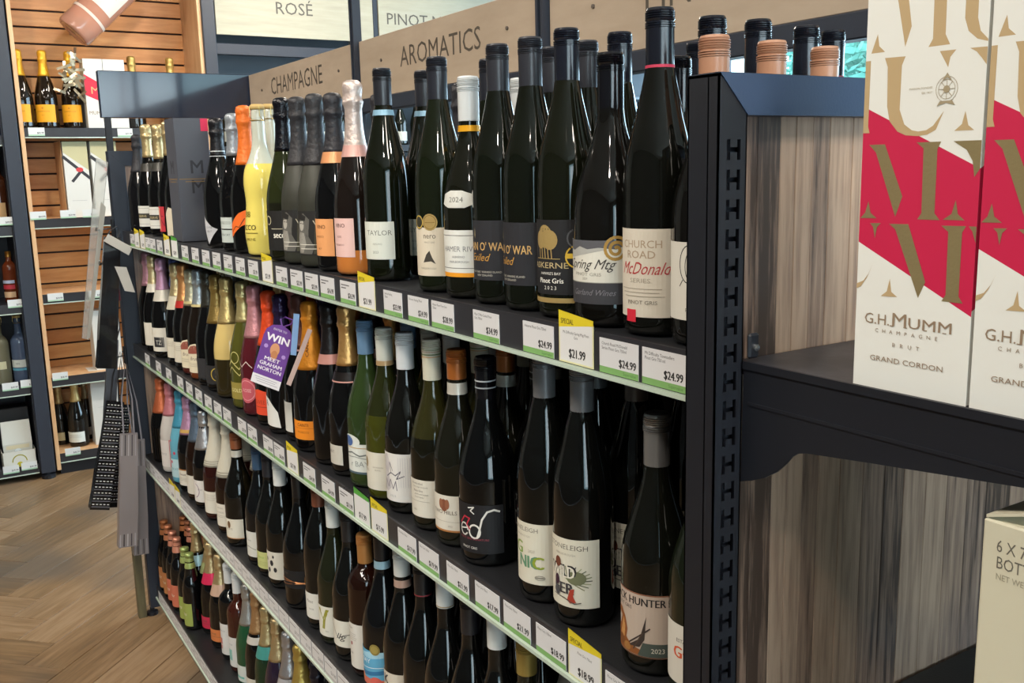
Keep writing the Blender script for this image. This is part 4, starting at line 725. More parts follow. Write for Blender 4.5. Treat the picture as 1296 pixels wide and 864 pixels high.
put(3, 512, 695, 'B', '#0a0b0b', ('screw', '#c2c5c2', .052, .4), 'white-capped bottle with rose-beige ring, cream label with black K', paper(42, 20, 84, '#cdc4b4')+[T(-10, 60, 18, 'K', '#26252a', bold=.03)], rows=1, rot=14, band=(.238, .252, '#b89a8c'))
put(3, 530, 706, 'B', '#090a0a', ('screw', '#15161a', .062, .35, [(58, 60, '#8a3038')]), 'black bottle with thin red line round its cap', paper(42, 18, 70, '#c9c2b2'), rows=1, rot=14)
put(3, 555.5, 712, 'B', '#0a0b0b', ('screw', '#c9ccca', .068, .4, [(64, 66, '#9a8a6a')]), 'black bottle with long white cap', paper(42, 18, 70, '#cfcabd'), rows=1, rot=14)
put(3, 584, 744, 'B', '#090a0a', ('screw', '#1c1c20', .064, .4), 'black bottle with matte black ribbed cap', paper(42, 18, 60, '#b9b4a8'), rows=1, rot=14)
put(3, 618, 757, 'B', '#0a0b0b', ('screw', '#c9ccca', .068, .4), 'black bottle with long white cap, nearer the camera', paper(42, 18, 70, '#cfcabd'), rows=1, rot=14)
put(3, 655, 798, 'B', '#16180f', ('screw', '#a08a48', .054, .35, None, .5), 'gold-capped bottle with pale neck label', paper(42, 18, 70, '#cfcabd'), rows=1, rot=14, band=(.172, .238, '#c9c9c2'))
put(3, 733, 846, 'B', '#0a0b0b', ('screw', '#b9bcba', .06, .4), 'white-capped bottle nearest the camera, only its cap in view', None, rows=0)
# ---- bottom shelf
for i, (cu, cv, c, n) in enumerate(((197, 662, '#c07a4e', 'copper-capped small bottle with orange label, first'), (201.5, 668, '#c47e5a', 'copper-capped small bottle with orange label, second'), (206, 676, '#cc8a72', 'pink-capped small bottle with coral label, third'),
                     (211, 684, '#cc8a72', 'pink-capped small bottle with coral label, fourth'), (216.7, 691, '#9fb06a', 'lime-capped small bottle with green label, fifth'), (221.5, 698, '#9fb06a', 'lime-capped small bottle with green label, sixth'))):
    lc = '#b87a4a' if 'orange' in n else ('#c06a50' if 'coral' in n else '#93a050'); y = 3.43-.0615*i; p = at_y(cu, cv, y)
    b = bottle('S', p.z-TOPS[4], BLK, ('crown', c), [R(-30, 14, 30, 92, lc), T(0, 50, 10, 'fizz', '#e0d6c0', shear=.3)], rot=12, band=(.208, .226, c)); b['label'] = n+', bottom shelf'; b['group'] = 'small bottles on the bottom shelf'
    b.location = (max(p.x, .034), y, TOPS[4]); PLACED.append((4, y, n))
    for k in (1, 2) if i < 3 else (1,):
        c_ = copy_tree(b); c_.location.x = b.location.x+.072*k; c_['label'] = ('bottle behind the ' if k == 1 else 'bottle two behind the ')+n
def colr(a, b, lbl, foil='#cdb688'): return dict(g=BLK, cap=(F_, foil, .105), label=[R(-43, 22, 43, 62, b), T(0, 44, 6, 'CUVEE', '#4a463c'), R(-30, 38, 30, 38.8, '#4a463c')], band=(.17, .205, a), rot=20)
for cu, cv, a, b, d in ((234, 663, '#9cbfc8', '#4f9ac0', 'gold-foil bottle with sky-blue collar and label'), (252.7, 674, '#a9b27c', '#9aa03a', 'gold-foil bottle with olive-lime collar and label'),
                        (265, 685, '#d8305a', '#c02a4a', 'gold-foil bottle with hot-pink collar and label'), (276.7, 700, '#d2b09a', '#cf7a44', 'gold-foil bottle with pale pink collar and orange label')):
    k = colr(a, b, None); put(4, cu, cv, 'C', k['g'], k['cap'], d, k['label'], rows=1, band=k['band'], rot=20, ax=.055 if cu == 234 else None)
put(4, 288, 712, 'D', BLK, ('screw', '#cdd0d0', .062, .45), 'white-capped dark bottle with red marks on tall white label', paper(36, 18, 118, '#d3d3d0')+[R(-14, 50, -2, 70, '#b85a5a'), T(0, 92, 5, 'MERLOT', '#8a8a8a'), R(-14, 34, -4, 46, '#b85a5a')], rows=1, rot=16)
put(4, 299, 724, 'D', '#3a1810', ('screw', '#cdd0d0', .062, .45), 'white-capped rosé bottle with teal mark on tall white label', paper(36, 18, 112, '#d3d3d0')+[R(-14, 38, 4, 72, '#5fb0a4'), T(0, 86, 5, 'ROSE', '#8a8a8a')], rows=1, rot=16)
put(4, 316, 742, 'C', '#1f4a30', (F_, '#a9a9a6', .12, .35, .7), 'emerald-glass bottle with silver foil', paper(40, 20, 70, '#cdd3cd')+[R(-20, 30, 16, 36, '#5fb0a4')], rows=1, rot=16)
put(4, 324.5, 748, 'C', BLK, (F_, '#b08a60', .12, .4, .6), 'bronze-foil bottle with white pointed collar', paper(40, 20, 70, '#cfcabd'), rows=0, band=(.17, .19, '#cfcac4'), rot=16)
put(4, 334, 763, 'C', '#16301e', (F_, '#c8b688', .11), 'green bottle with gold foil and teal collar', paper(40, 20, 66, '#8fb8b0'), rows=1, band=(.165, .198, '#4a9a94'), rot=16)
put(4, 348, 779, 'C', '#241a2c', (F_, '#c6b084', .115), 'plum-coloured bottle with gold foil', paper(40, 20, 66, '#b8a8b4'), rows=1, rot=16)
put(4, 363, 797, 'C', '#9c9ca0', (F_, '#b4b4b8', .12, .3, .8), 'silver bottle with silver foil', None, rows=1)
put(4, 378.6, 814, 'C', BLK, (F_, '#c8b060', .115), 'yellow-gold foil bottle nearest the camera on its shelf', paper(40, 20, 66, '#b8a83c'), rows=1, rot=16)
put(4, 400, 836, 'C', BLK, (F_, '#1c1c26', .11, .3, .4), 'dark bottle with navy foil, only its top in view', None, rows=1)
put(4, 425, 858, 'C', BLK, (F_, '#1a1a1c', .11, .3, .4), 'dark bottle with black foil, only its tip in view', None, rows=1)
put(4, 452, 880, 'C', BLK, (F_, '#2a2a2c', .11, .3, .4), 'dark bottle with charcoal foil at the lower frame edge', None, rows=0)
# the purple competition tag on the purple-foil bottle, and a smaller blue one
pr_ = at_x(347, 446, -.012)
t = thing('neck_tag', 'purple WIN tag hanging on the neck of the dark purple-foil bottle', 'tag', (-.012, pr_.y, pr_.z))
t.rotation_euler = (math.radians(20), 0, math.radians(50)); t.scale = (1.45, 1.45, 1.45)
ol = [(-22, -38), (22, -38), (22, 20), (20, 30), (13, 38), (0, 42), (-13, 38), (-20, 30), (-22, 20)]
n = len(ol); mesh_obj('card', [(0, -s_/1000, z_/1000) for s_, z_ in ol]+[(.0008, -s_/1000, z_/1000) for s_, z_ in ol], [tuple(range(n)), tuple(range(n, 2*n))[::-1]]+[(i, n+i, n+(i+1) % n, (i+1) % n) for i in range(n)], mat('#6a4390', .4), t)
ink = Ink(plane_map((-.0002, 0, 0), RIGHTY, UP, OUTX)); ink.run([R(-22, -52, 22, -38, '#d8d6da'), T(0, 15, 11, 'WIN', '#e8e4ea', bold=.03, fit=34), ('disc', 0, 4, 7, '#c9906a', 10), ('disc', 1, -4, 5, '#b87a50', 7), T(0, 32, 3, 'ENTER TO', '#e0d8e8'), T(0, -14, 5.5, 'MEET', '#e8e4ea', bold=.02, fit=24), T(0, -22, 5.5, 'GRAHAM', '#e8e4ea', bold=.02, fit=34), T(0, -30, 5.5, 'NORTON', '#e8e4ea', bold=.02, fit=36), ('disc', -14, 6, 3, '#a98ac8'), ('disc', 15, -2, 3, '#a98ac8')]+lines(-42, 3, 18, '#9a98a0', 0, 3)); ink.build('print', t)
mb = MB(); mb.tube([(.004, 0, .038), (.012, .008, .046), (.024, .006, .048), (.026, -.006, .047), (.014, -.008, .044), (.004, 0, .038)], .0012, 5); mb.obj('loop', mat('#6a4390', .4), t)
pb = at_x(372, 425, .01)
t2 = thing('neck_tag', 'narrow pale blue tag hanging beside the purple WIN tag', 'tag', (.012, pb.y, pb.z)); t2.rotation_euler = (math.radians(8), 0, math.radians(60))
MB().box(0, .0008, -.006, .006, -.04, .045, 0, .0002).obj('card', mat('#7ea0cc', .45), t2)
t3 = thing('neck_tag', 'folded white tag leaning on the amber-orange foil bottle', 'tag', (.012, pb.y-.03, pb.z-.03)); t3.rotation_euler = (math.radians(22), math.radians(10), math.radians(50))
MB().box(0, .0008, -.005, .005, -.07, .05, 0, .0002).obj('card', mat('#a8928c', .45), t3)
# ------------------------------------------------------------------ shelf price tickets
def y_at_u(u, x, z):
    k = (u-648)/F_PX; q = Rv-Fv*k; return -(q.x*(x+.63)+q.z*(z-HCAM))/q.y
TK = {}
def ticket(sh, y, price, ln=(), kind='std', w_=66):
    z0 = TOPS[sh]-.0415; near = min((b for b in PLACED if b[0] == sh), key=lambda b: abs(b[1]-y), default=None)
    rail = {1: 'top rail', 2: 'second rail', 3: 'third rail', 4: 'lowest rail'}[sh]
    words = near[2].replace(',', '').split()[:9]; d_ = y-near[1]
    prep = 'below' if abs(d_) < .018 else ('left of' if d_ > 0 else 'right of')
    lab = '%s ticket %s %s %s' % (rail, price if sh < 3 else '', prep, ' '.join(words)); lab = ' '.join(lab.split())
    if lab in TK: lab = '%s ticket %s, farther %s %s' % (rail, price if sh < 3 else '', prep, ' '.join(words)); lab = ' '.join(lab.split()[:16])
    if lab in TK: lab = '%s ticket number %d counted from the far end of the rail' % (rail, sum(1 for q in TK.values() if q == sh)+1)
    TK[lab] = sh
    t = thing('price_ticket', lab, 'ticket', (-.0006, y, z0), 0, 'price tickets on the '+rail)
    hh = 38; x0 = -w_/2; x1 = w_/2
    if kind == 'std': MB().box(-.0008, 0, -w_/2000, w_/2000, 0, hh/1000).obj('card', mat('#d4d4d6', .35), t)
    else:
        hh = 60; MB().box(-.0008, 0, -w_/2000, w_/2000, 0, .048).obj('card', mat('#d9d4a6' if kind == 'special' else '#cfdcc8', .35), t)
    ink = Ink(plane_map((-.00082, 0, 0), RIGHTY, UP, OUTX))
    if kind == 'std':
        ink.rect(x0, 0, x1, 7, '#79a562' if sh < 3 else '#b9b4b4')
        if sh == 1: ink.text(x1-4, 2, 3.4, 'Supervalue', '#4c7a38', 1, 0, 'r')
        if sh < 3:
            for i, l in enumerate(ln): ink.text(x0+4, 31-5*i, 3.4, l, '#3a3a3c', .9, 0, 'l')
            if not ln: ink.rect(x0+5, 30, x0+40, 32, '#66666a'); ink.rect(x0+5, 25, x0+26, 27, '#66666a')
            ink.text(x1-4, 10, 8.5, price, '#1e1e20', .85, 0, 'r', .03)
        else: ink.rect(x0+6, 27, x0+42, 29, '#8a8688'); ink.text(x1-5, 12, 8, price, '#5a565a', .85, 0, 'r')
    else:
        col = '#d6c224' if kind == 'special' else '#4f9a3c'
        ink.rect(x0+2, 2, x1-2, 47, '#d8d8d8')
        ink.poly([(x0, 46), (x1, 46), (x1, 53), (x0, 58), (x0, 44)], col) if kind != 'special' else ink.poly([(x0, 40), (x1, 48), (x1, 54), (x0, 60)], col)
        if kind == 'special': ink.text(x0+4, 45, 6, 'SPECIAL', '#4a3f10', .8, 0, 'l', .02)
        for i, l in enumerate(ln): ink.text(0, 34-5*i, 3.2, l, '#3a3a3c', .9, 0, 'c')
        ink.text(2, 7, 10, price, '#1e1e20', .8, 0, 'c', .03)
    ink.build('print', t)
    if kind != 'std': MB().add([(-.0004, w_/2000, .044), (-.0004, -w_/2000, .044), (-.0004, -w_/2000, .054), (-.0004, w_/2000, .060)], [(0, 1, 2, 3), (3, 2, 1, 0)]).obj('header_flap', mat('#d6c224' if kind == 'special' else '#4f9a3c', .5), t)
    return t
near1 = {841: ('$24.99', ['Mt Difficulty Townsellers', 'Pinot Gris 750 ml']), 784: ('$24.99', ['Church Road McDonald', 'Series Pinot Gris 750ml']), 730: ('$21.99', ['Mt Difficulty Spring Mtg Pinot', 'Gris']),
         682: ('$24.99', ['Askerne Pinot Gris 750ml']), 616: ('$34.99', ["Man O'War Exiled Pinot", 'Gris 750ml']), 561: ('$28.99', ['Hamer River Pinot Gris', '750ml']), 530: ('$24.99', ['Domero Riesling 750ml']),
         498: ('$23.99', ['Seifried Riesling', '750ml']), 463: ('$21.99', []), 441: ('$26.99', []), 414: ('$22.99', [])}
for u in sorted((841, 784, 730, 682, 616, 561, 530, 498, 465, 441, 415, 395, 376, 357, 339, 321, 304.5, 289, 274.5, 261, 247.5, 234.5, 221.5, 212, 202.5, 194, 187.5, 181, 174, 168)):
    p_, l_ = near1.get(int(u), ('$%d.99' % (15+int(u) % 9), []))
    ticket(1, y_at_u(u, 0, 1.38), p_, l_, 'special' if u in (730, 465, 339, 212, 181, 174) else ('green' if u == 221.5 else 'std'))
pr2 = {516: '$17.99', 543.5: '$19.99', 580: '$21.99', 617.5: '$17.99', 655: '$21.99', 698: '$18.99', 741: '$18.99'}
for u in (187, 201, 214, 228.5, 240, 252, 264, 276, 288, 307, 320, 340, 354, 371, 392, 416, 439, 459, 481, 516, 543.5, 580, 617.5, 655, 698, 741, 790):
    ticket(2, y_at_u(u, 0, .99), pr2.get(u, '$%d.99' % (14+int(u) % 8)), ['Pinot Gris 750ml'] if u > 500 else [], 'special' if u in (371, 481, 741) else ('green' if u == 459 else 'std'))
y = 3.42; i = 0
while y > .75:
    ticket(3, y, '$%d.99' % (11+i*5 % 9), [], 'special' if i in (5, 6) else 'std'); y -= .0705; i += 1
y = 3.42; i = 0
while y > 1.9:
    ticket(4, y, '$%d.99' % (10+i*4 % 9)); y -= .0715; i += 1
# ------------------------------------------------------------------ back wall bays
YB = 5.55
def px_b(u, v, y=YB): return at_y(u, v, y)
unit = thing('wall_unit', 'beech slatwall unit with black-edged shelves against the back wall', 'shelving', (0, 0, 0))
xl, xr = -.055, .86
nsl = 0; z = .06
while z < 2.75:
    MB().box(xl, xr, 5.9, 5.915, z+.005, z+.081, 0, .001).obj('slat', M_SLAT, unit); z += .086
MB().box(xl, xr, 5.916, 5.925, .06, 2.75).obj('slat_backing', mat('#2a1a10', .8), unit)
MB().box(xl-.02, xl, YB, 5.92, .03, 2.75, 0, .001).obj('side_panel', M_BEECH, unit); MB().box(xr, xr+.02, YB+.0, 5.92, .03, 2.75, 0, .001).obj('side_panel', M_BEECH, unit)
WZ = [1.838, 1.376, .983, .537, .118]
for i, z in enumerate(WZ):
    s_ = MB().box(xl+.001, xr-.001, YB+.006, 5.898, z-.02, z, 0, .001).obj('shelf', M_BEECH if i else mat('#2b2c32', .4), unit)
    MB().box(xl, xr, YB, YB+.006, z-.046, z+.001).obj('price_rail', RAILM, s_); MB().box(xl, xr, YB-.004, YB+.004, z-.051, z-.046).obj('rail_lip', CLEARLIP, s_)
MB().box(xl, xr, YB+.03, YB+.05, .0, .075).obj('kickboard', NAVYD, unit)
for x_ in (-.12, .915): 
    mb = MB(); mb.box(x_-.035, x_+.035, YB-.02, YB+.02, .03, 3.0, 0, .003); o = mb.obj('steel_post', NAVY); MB().lathe([(.035, 0), (.035, .02), (.012, .024), (.012, .032)], 14, cx=x_, cy=YB).obj('foot', NAVYD, o)
    tag(o, 'navy steel post left of the slatwall unit' if x_ < 0 else 'navy steel post right of the slatwall unit', 'post')
def wall_ticket(u, v, y, price, lab, green=False):
    p = px_b(u, v, y); t = thing('price_ticket', lab, 'ticket', (p.x, y-.0062, p.z-.02), 0, 'price tickets on the wall units')
    MB().box(-.038, .038, -.0012, 0, 0, .042).obj('card', mat('#c9d6cf' if green else '#cfd2d2', .4), t)
    ink = Ink(plane_map((0, -.0013, 0), (1, 0, 0), UP, (0, -1, 0))); ink.rect(-38, 0, 38, 7, '#9cc0a4'); ink.text(34, 11, 9, price, '#3a3e44', .9, 0, 'r', .02); ink.build('print', t)
for u, v, pz, lb_ in ((46, 167, '$82.99', 'price ticket below the left yellow-labelled bottles'), (158, 168, '$71.99', 'large price ticket on the top wall shelf beside the white boxes'),
                      (48, 273, '$64.99', 'price ticket on the second wall shelf, left'), (86, 271, '$59.99', 'price ticket on the second wall shelf, under the ribboned box'), (114, 270, '$61.99', 'price ticket on the second wall shelf, right'),
                      (70, 376, '$54.99', 'price ticket on the third wall shelf'), (122, 372, '$49.99', 'price ticket on the third wall shelf near the bags'), (76, 476, '$58.99', 'price ticket on the fourth wall shelf'), (92, 571, '$46.99', 'price ticket on the lowest wall shelf')):
    wall_ticket(u, v, YB, pz, lb_)
def wput(u, v, y, kind, H, g, cap, lab, z=None, scale=1, group='bottles on the wall units', **k):
    p = px_b(u, v, y); b = bottle(kind, H, g, cap, rot=60, **k); b.location = (p.x, y, p.z if z is None else z); b.scale = (scale,)*3; b['label'] = lab; b['group'] = group; return b
VC = lambda: paper(50, 26, 96, '#e8a31c')+[T(0, 66, 6, 'CHAMPAGNE', '#a8701a'), T(0, 52, 3.4, 'BRUT', '#a8701a'), ('disc', 0, 82, 4, '#c08420')]
for i, (u, n_) in enumerate(((31, 'left'), (62, 'middle'), (95, 'right, behind the shiny ribbons'))):
    wput(u, 160, 5.66, 'C', .315, '#1c130a', ('foil', '#e0a62c', .105, .4, .5), 'large champagne bottle with yellow label on top wall shelf, '+n_, z=WZ[0], scale=1.27, label=VC())
mb = MB(); rr = random.Random(5); pc = px_b(91, 95, 5.6)
for i in range(26):
    a = Vector((pc.x+rr.gauss(0, .03), 5.565+rr.gauss(0, .006), pc.z-.02+rr.gauss(0, .05))); d = Vector((rr.gauss(0, 1), rr.gauss(0, .2), rr.gauss(0, 1))).normalized()*rr.uniform(.02, .06); n_ = Vector((d.z, 0, -d.x)).normalized()*.006
    mb.add([a-d-n_, a-d+n_, a+n_*1.2+Vector((0, -.01, 0)), a+d+n_, a+d-n_, a-n_*1.2+Vector((0, -.01, 0))], [(0, 1, 2, 5), (5, 2, 3, 4), (5, 2, 1, 0), (4, 3, 2, 5)])
rb = mb.obj('ribbon_garland', mat('#d2c6aa', .25, .7)); tag(rb, 'crumpled shiny ribbon garland draped over the right yellow-labelled bottle', 'ribbon', kind='stuff')
wput(173, 160, 5.72, 'C', .315, '#1c130a', ('foil', '#b79a58', .105, .4, .6), 'gold-necked bottle rising behind the navy header, left', z=WZ[0], scale=1.25)
wput(221, 160, 5.72, 'C', .315, '#1c130a', ('foil', '#b79a58', .105, .4, .6), 'gold-necked bottle rising behind the navy header, right', z=WZ[0], scale=1.25)
def wall_box(x0, x1, y0, y1, z0, h, lab, art):
    t = thing('gift_box', lab, 'box', (x0, y0, z0), 0, 'gift boxes on the wall unit'); W = (x1-x0)
    MB().box(0, W, 0, y1-y0, 0, h, 0, .001).obj('carton_body', mat('#cfcfca', .45), t)
    ink = Ink(plane_map((0, -.0003, 0), (1, 0, 0), UP, (0, -1, 0))); art(ink, W*1000, h*1000); ink.build('printed_front', t)
def art_red(ink, W, H): ink.poly([(0, H*.48), (W, H*.36), (W, H*.62), (0, H*.78)], '#c8203c'); ink.text(W/2, H*.5, H*.1, 'M', '#c9a070', 1.2); ink.text(W/2, H*.2, H*.05, 'MUMM', '#8b7660')
a = px_b(113, 160); b = px_b(138, 160); c_ = px_b(165, 160)
wall_box(a.x, b.x-.002, 5.57, 5.68, WZ[0], .355, 'white and red gift box left of its twin on top wall shelf', art_red); wall_box(b.x, c_.x, 5.57, 5.68, WZ[0], .355, 'white and red gift box partly behind the navy header board', art_red)
def art_bow(ink, W, H):
    ink.poly([(0, H), (W, H), (W, H*.62), (0, H*.86)], '#b9b38c'); ink.stroke([(0, H*.80), (W, H*.52)], W*.13, '#2a2a30'); ink.stroke([(W*.96, H*.78), (W*.34, H*.50)], W*.13, '#2a2a30') if W < 60 else ink.stroke([(W*.7, H*.62), (W*.3, H*.48)], W*.12, '#2a2a30')
    ink.disc(W*.62, H*.63, W*.15, '#c23a3e', 12); ink.rect(W*.2, H*.22, W*.8, H*.225, '#a8a8a8')
a = px_b(88, 260); b = px_b(119, 260); c_ = px_b(123, 260)
wall_box(a.x, b.x, 5.60, 5.72, WZ[1], .395, 'white gift box with black ribbon and red seal, second wall shelf', art_bow)
wall_box(c_.x, c_.x+.13, 5.60, 5.72, WZ[1], .395, 'white ribboned gift box half hidden behind the hanging bags', art_bow)
MB().box(px_b(80, 200).x, a.x-.004, 5.62, 5.85, WZ[1]+.001, WZ[1]+.40, 0, .001).obj('box', M_BEECH)
bpy.data.objects['box'].name = 'display_box'; tag(bpy.data.objects['display_box'], 'pale wooden box end beside the ribboned white gift box', 'box')
VW = paper(44, 24, 72, '#cfd6d2')+lines(58, 4, 30, '#8a908c')
wput(80, 560, 5.78, 'C', .315, '#0c0d0c', ('foil', '#c3ad7a', .105, .4, .5), 'gold-foil bottle at the back left of the lowest wall shelf', z=WZ[4], scale=1.1, label=paper(30, 24, 66, '#c9bf96'))
wput(101, 560, 5.68, 'C', .315, '#0c0d0c', ('foil', '#c9b076', .105, .4, .5), 'gold-foil bottle with white label, front of the lowest wall shelf', z=WZ[4], scale=1.2, label=VW)
wput(114, 560, 5.82, 'C', .315, '#0c0d0c', ('foil', '#8a7a5a', .105, .4, .5), 'dark bottle behind, right on the lowest wall shelf', z=WZ[4], scale=1.1, label=paper(30, 24, 66, '#a8a49a'))
q = px_b(124, 560); wall_box(q.x, q.x+.14, 5.62, 5.74, WZ[4], .42, 'plain white gift box on the lowest wall shelf behind the bags', lambda ink, W, H: ink.rect(W*.2, H*.5, W*.8, H*.504, '#b0b4b4'))
q = px_b(124, 460); wall_box(q.x, q.x+.14, 5.62, 5.74, WZ[3], .33, 'plain white gift box on the fourth wall shelf behind the bags', lambda ink, W, H: ink.rect(W*.2, H*.5, W*.8, H*.504, '#b0b4b4'))
# tilted display bottle near the ceiling of the unit
tb = bottle('D', .30, mat('#dda48c', .06, 0, .5, .5, 0, 60, 0, .5), ('screw', '#c9b0a0', .06, .4), label=paper(36, 70, 150, '#cfc8bc')+lines(120, 5, 24, '#9a8f86')+[R(-58, 44, 58, 50, '#cfc0b4')], rot=80, name='display_bottle')
pb_ = px_b(92, 42, 5.5); tb.location = pb_; tb.scale = (2.5,)*3; tb.rotation_euler = (0, math.radians(46), 0); tb['label'] = 'oversized tilted pink rosé display bottle mounted high on the slatwall'
MB().tube([(0, 0, .03), (0, .155, .03)], .006).obj('mount', NAVYD, tb); 
# further bays of the back wall: category boards, shelves and bottles
BAYS = [(.95, 1.90, 'ROSÉ'), (1.93, 2.88, 'PINOT NOIR'), (2.91, 3.86, 'MERLOT'), (3.89, 4.84, 'SHIRAZ')]
proto = None
for bi, (xa, xb, tx) in enumerate(BAYS):
    t = thing('shelving_bay', 'dark wall shelving bay under the %s board' % tx, 'shelving', (0, 0, 0), 0, 'wall shelving bays behind the signs')
    MB().box(xa, xb, 5.93, 5.95, .05, 2.95).obj('back_panel', mat('#4b535c', .5), t)
    for z in (.15, .75, 1.35, 1.74): MB().box(xa, xb, YB+.01, 5.93, z-.04, z, 0, .001).obj('shelf', mat('#23262d', .45), t)
    MB().box(xa, xb, YB-.01, YB+.03, 2.24, 2.30, 0, .002).obj('cross_beam', NAVY, t)
    MB().box(xa, xb, YB+.06, YB+.30, 2.05, 2.07, 0, .002).obj('light_shelf', mat('#5a646e', .4), t)
    o = MB().box(xb, xb+.03, YB-.015, YB+.02, .03, 2.98, 0, .002).obj('divider_post', NAVY, t)
    sg = thing('category_sign', 'pale plywood board reading %s high on the back wall' % tx, 'sign', ((xa+xb)/2, YB-.02, 2.345), 0, 'category boards on the back wall')
    MB().box(-(xb-xa)/2+.004, (xb-xa)/2-.004, 0, .015, 0, .62, 0, .001).obj('board', M_SIGNP, sg)
    ink = Ink(plane_map((0, -.0004, 0), (1, 0, 0), UP, (0, -1, 0))); ink.text({0: -20, 1: -150}.get(bi, 0), 128 if bi == 0 else 110, 66, tx, '#4f4b44', 1, 0, 'c', 0); ink.build('lettering', sg)
    for k in range(8):
        if proto is None:
            proto = b = bottle('B', .297, '#14170f', ('screw', '#1d2026', .06, .35), paper(40, 26, 84, '#cdd0c8'), rot=80)
        else: b = copy_tree(proto)
        b.location = (xa+.08+k*.112, 5.68, 1.741); b['label'] = 'white-labelled dark bottle, %s from left on wall shelf under %s' % (['first', 'second', 'third', 'fourth', 'fifth', 'sixth', 'seventh', 'eighth'][k], tx); b['group'] = 'bottles on the wall shelf under '+tx
# ------------------------------------------------------------------ dark unit at the far left edge
du = thing('wall_unit', 'navy metal wall unit at the left edge, stocked with spirits and snack pouches', 'shelving', (0, 0, 0))
MB().box(-1.1, -.16, 5.93, 5.95, .05, 2.95).obj('back_panel', mat('#1e2027', .6), du); MB().box(-.16, -.155, YB, 5.95, .05, 2.95).obj('side_panel', NAVYD, du)
DZ = [1.80, 1.345, .945, .515, .085]
for z in DZ:
    s_ = MB().box(-1.1, -.162, YB+.006, 5.93, z-.02, z, 0, .001).obj('shelf', mat('#24262e', .45), du)
    MB().box(-1.1, -.162, YB, YB+.006, z-.046, z+.001).obj('price_rail', RAILM, s_); MB().box(-1.1, -.162, YB-.004, YB+.004, z-.051, z-.046).obj('rail_lip', CLEARLIP, s_)
for u, v, lb_ in ((6, 280, 'price ticket on the navy unit, second shelf'), (20, 384, 'price ticket on the navy unit under the square-shouldered bottle'), (13, 489, 'price ticket on the navy unit under the left clear bottle'), (36, 485, 'price ticket on the navy unit under the right clear bottle'),
                  (14, 594, 'price ticket on the navy unit, lowest shelf, left'), (37, 589, 'price ticket on the navy unit, lowest shelf, under the snack pouch')):
    wall_ticket(u, v, YB, '$39.99', lb_)
wput(16, 375, 5.66, 'D', .27, ('#5c2a14', .3, '#6a3418'), ('screw', '#b8863c', .03, .3, None, .7), 'squat amber spirit bottle with gold cap and red label on navy unit', z=DZ[2], scale=1.0, label=paper(34, 30, 60, '#c9a884')+[R(-34, 74, 34, 96, '#b02e3c'), R(-34, 104, 34, 120, '#a9b4cc')])
GIN = paper(36, 70, 104, '#c9cfc9')+[R(-36, 56, 36, 66, '#5aa0b8'), T(0, 84, 7, 'GIN', '#4a5458')]
wput(30, 482, 5.68, 'D', .30, '#4a5870', ('cork',), 'clear blue-tinted spirit bottle with white label, right of two', z=DZ[3], scale=1.2, label=GIN)
wput(5, 484, 5.68, 'D', .30, '#6a6a58', ('cork',), 'clear straw-tinted spirit bottle with white label, left of two', z=DZ[3], scale=1.2, label=paper(36, 70, 104, '#c4c4a4')+[T(0, 84, 7, 'GIN', '#4a5458')])
wput(2, 270, 5.68, 'D', .30, '#3a1c0c', ('screw', '#22242a', .05, .35), 'dark spirit bottle with tan label cut by the left edge', z=DZ[1], scale=1.2, label=paper(36, 40, 100, '#c09a6a'))
wput(2, 165, 5.68, 'D', .30, '#2a3f8a', ('screw', '#2a3a7a', .05, .35), 'blue spirit bottle cut by the left edge, top of navy unit', z=DZ[0], scale=1.2)
for u, lb_, c1 in ((24, 'white and yellow snack pouches in a display tray on the navy unit', '#c9bfa0'), (-20, 'green and white snack pouch beside the tray, cut by left edge', '#a9b890')):
    p = px_b(u, 580, 5.6); t = thing('snack_pouch', lb_, 'snack', (p.x, 5.6, DZ[4]))
    mb = MB(); mb.add([(-.065, -.02, 0), (.065, -.02, 0), (.07, -.02, .12), (.068, .002, .24), (-.068, .002, .24), (-.07, -.02, .12), (-.065, .03, 0), (.065, .03, 0), (.07, .03, .12), (-.07, .03, .12)], [(0, 1, 2, 5), (5, 2, 3, 4), (6, 9, 8, 7), (9, 4, 3, 8), (0, 5, 9, 6), (5, 4, 9), (1, 7, 8, 2), (2, 8, 3), (0, 6, 7, 1)])
    mb.obj('pouch', mat('#bfc0b8', .35), t)
    ink = Ink(plane_map((0, -.0208, 0), (1, 0, 0), UP, (0, -1, 0))); ink.rect(-55, 92, 55, 112, c1); ink.disc(0, 78, 16, '#cfd4d4'); ink.text(0, 72, 10, 'NUTS', '#5a7a9a'); ink.rect(-55, 40, 55, 58, '#c99a3c'); ink.build('print', t)
    if u == 24: 
        MB().box(-.08, .08, -.05, -.047, 0, .085).box(-.08, -.077, -.05, .05, 0, .085).box(.077, .08, -.05, .05, 0, .085).box(-.08, .08, -.05, .05, 0, .003).obj('tray', mat('#c9c9c0', .5), t)
        ink = Ink(plane_map((0, -.0505, 0), (1, 0, 0), UP, (0, -1, 0))); ink.ring(0, 30, 34, 5, '#b8b02c', 0, PI, 16); ink.disc(0, 14, 14, '#b8b02c'); ink.build('tray_print', t)
        MB().box(-.075, .075, .05, .16, 0, .30, 0, .004).obj('backing_card', mat('#1c1d20', .5), t)
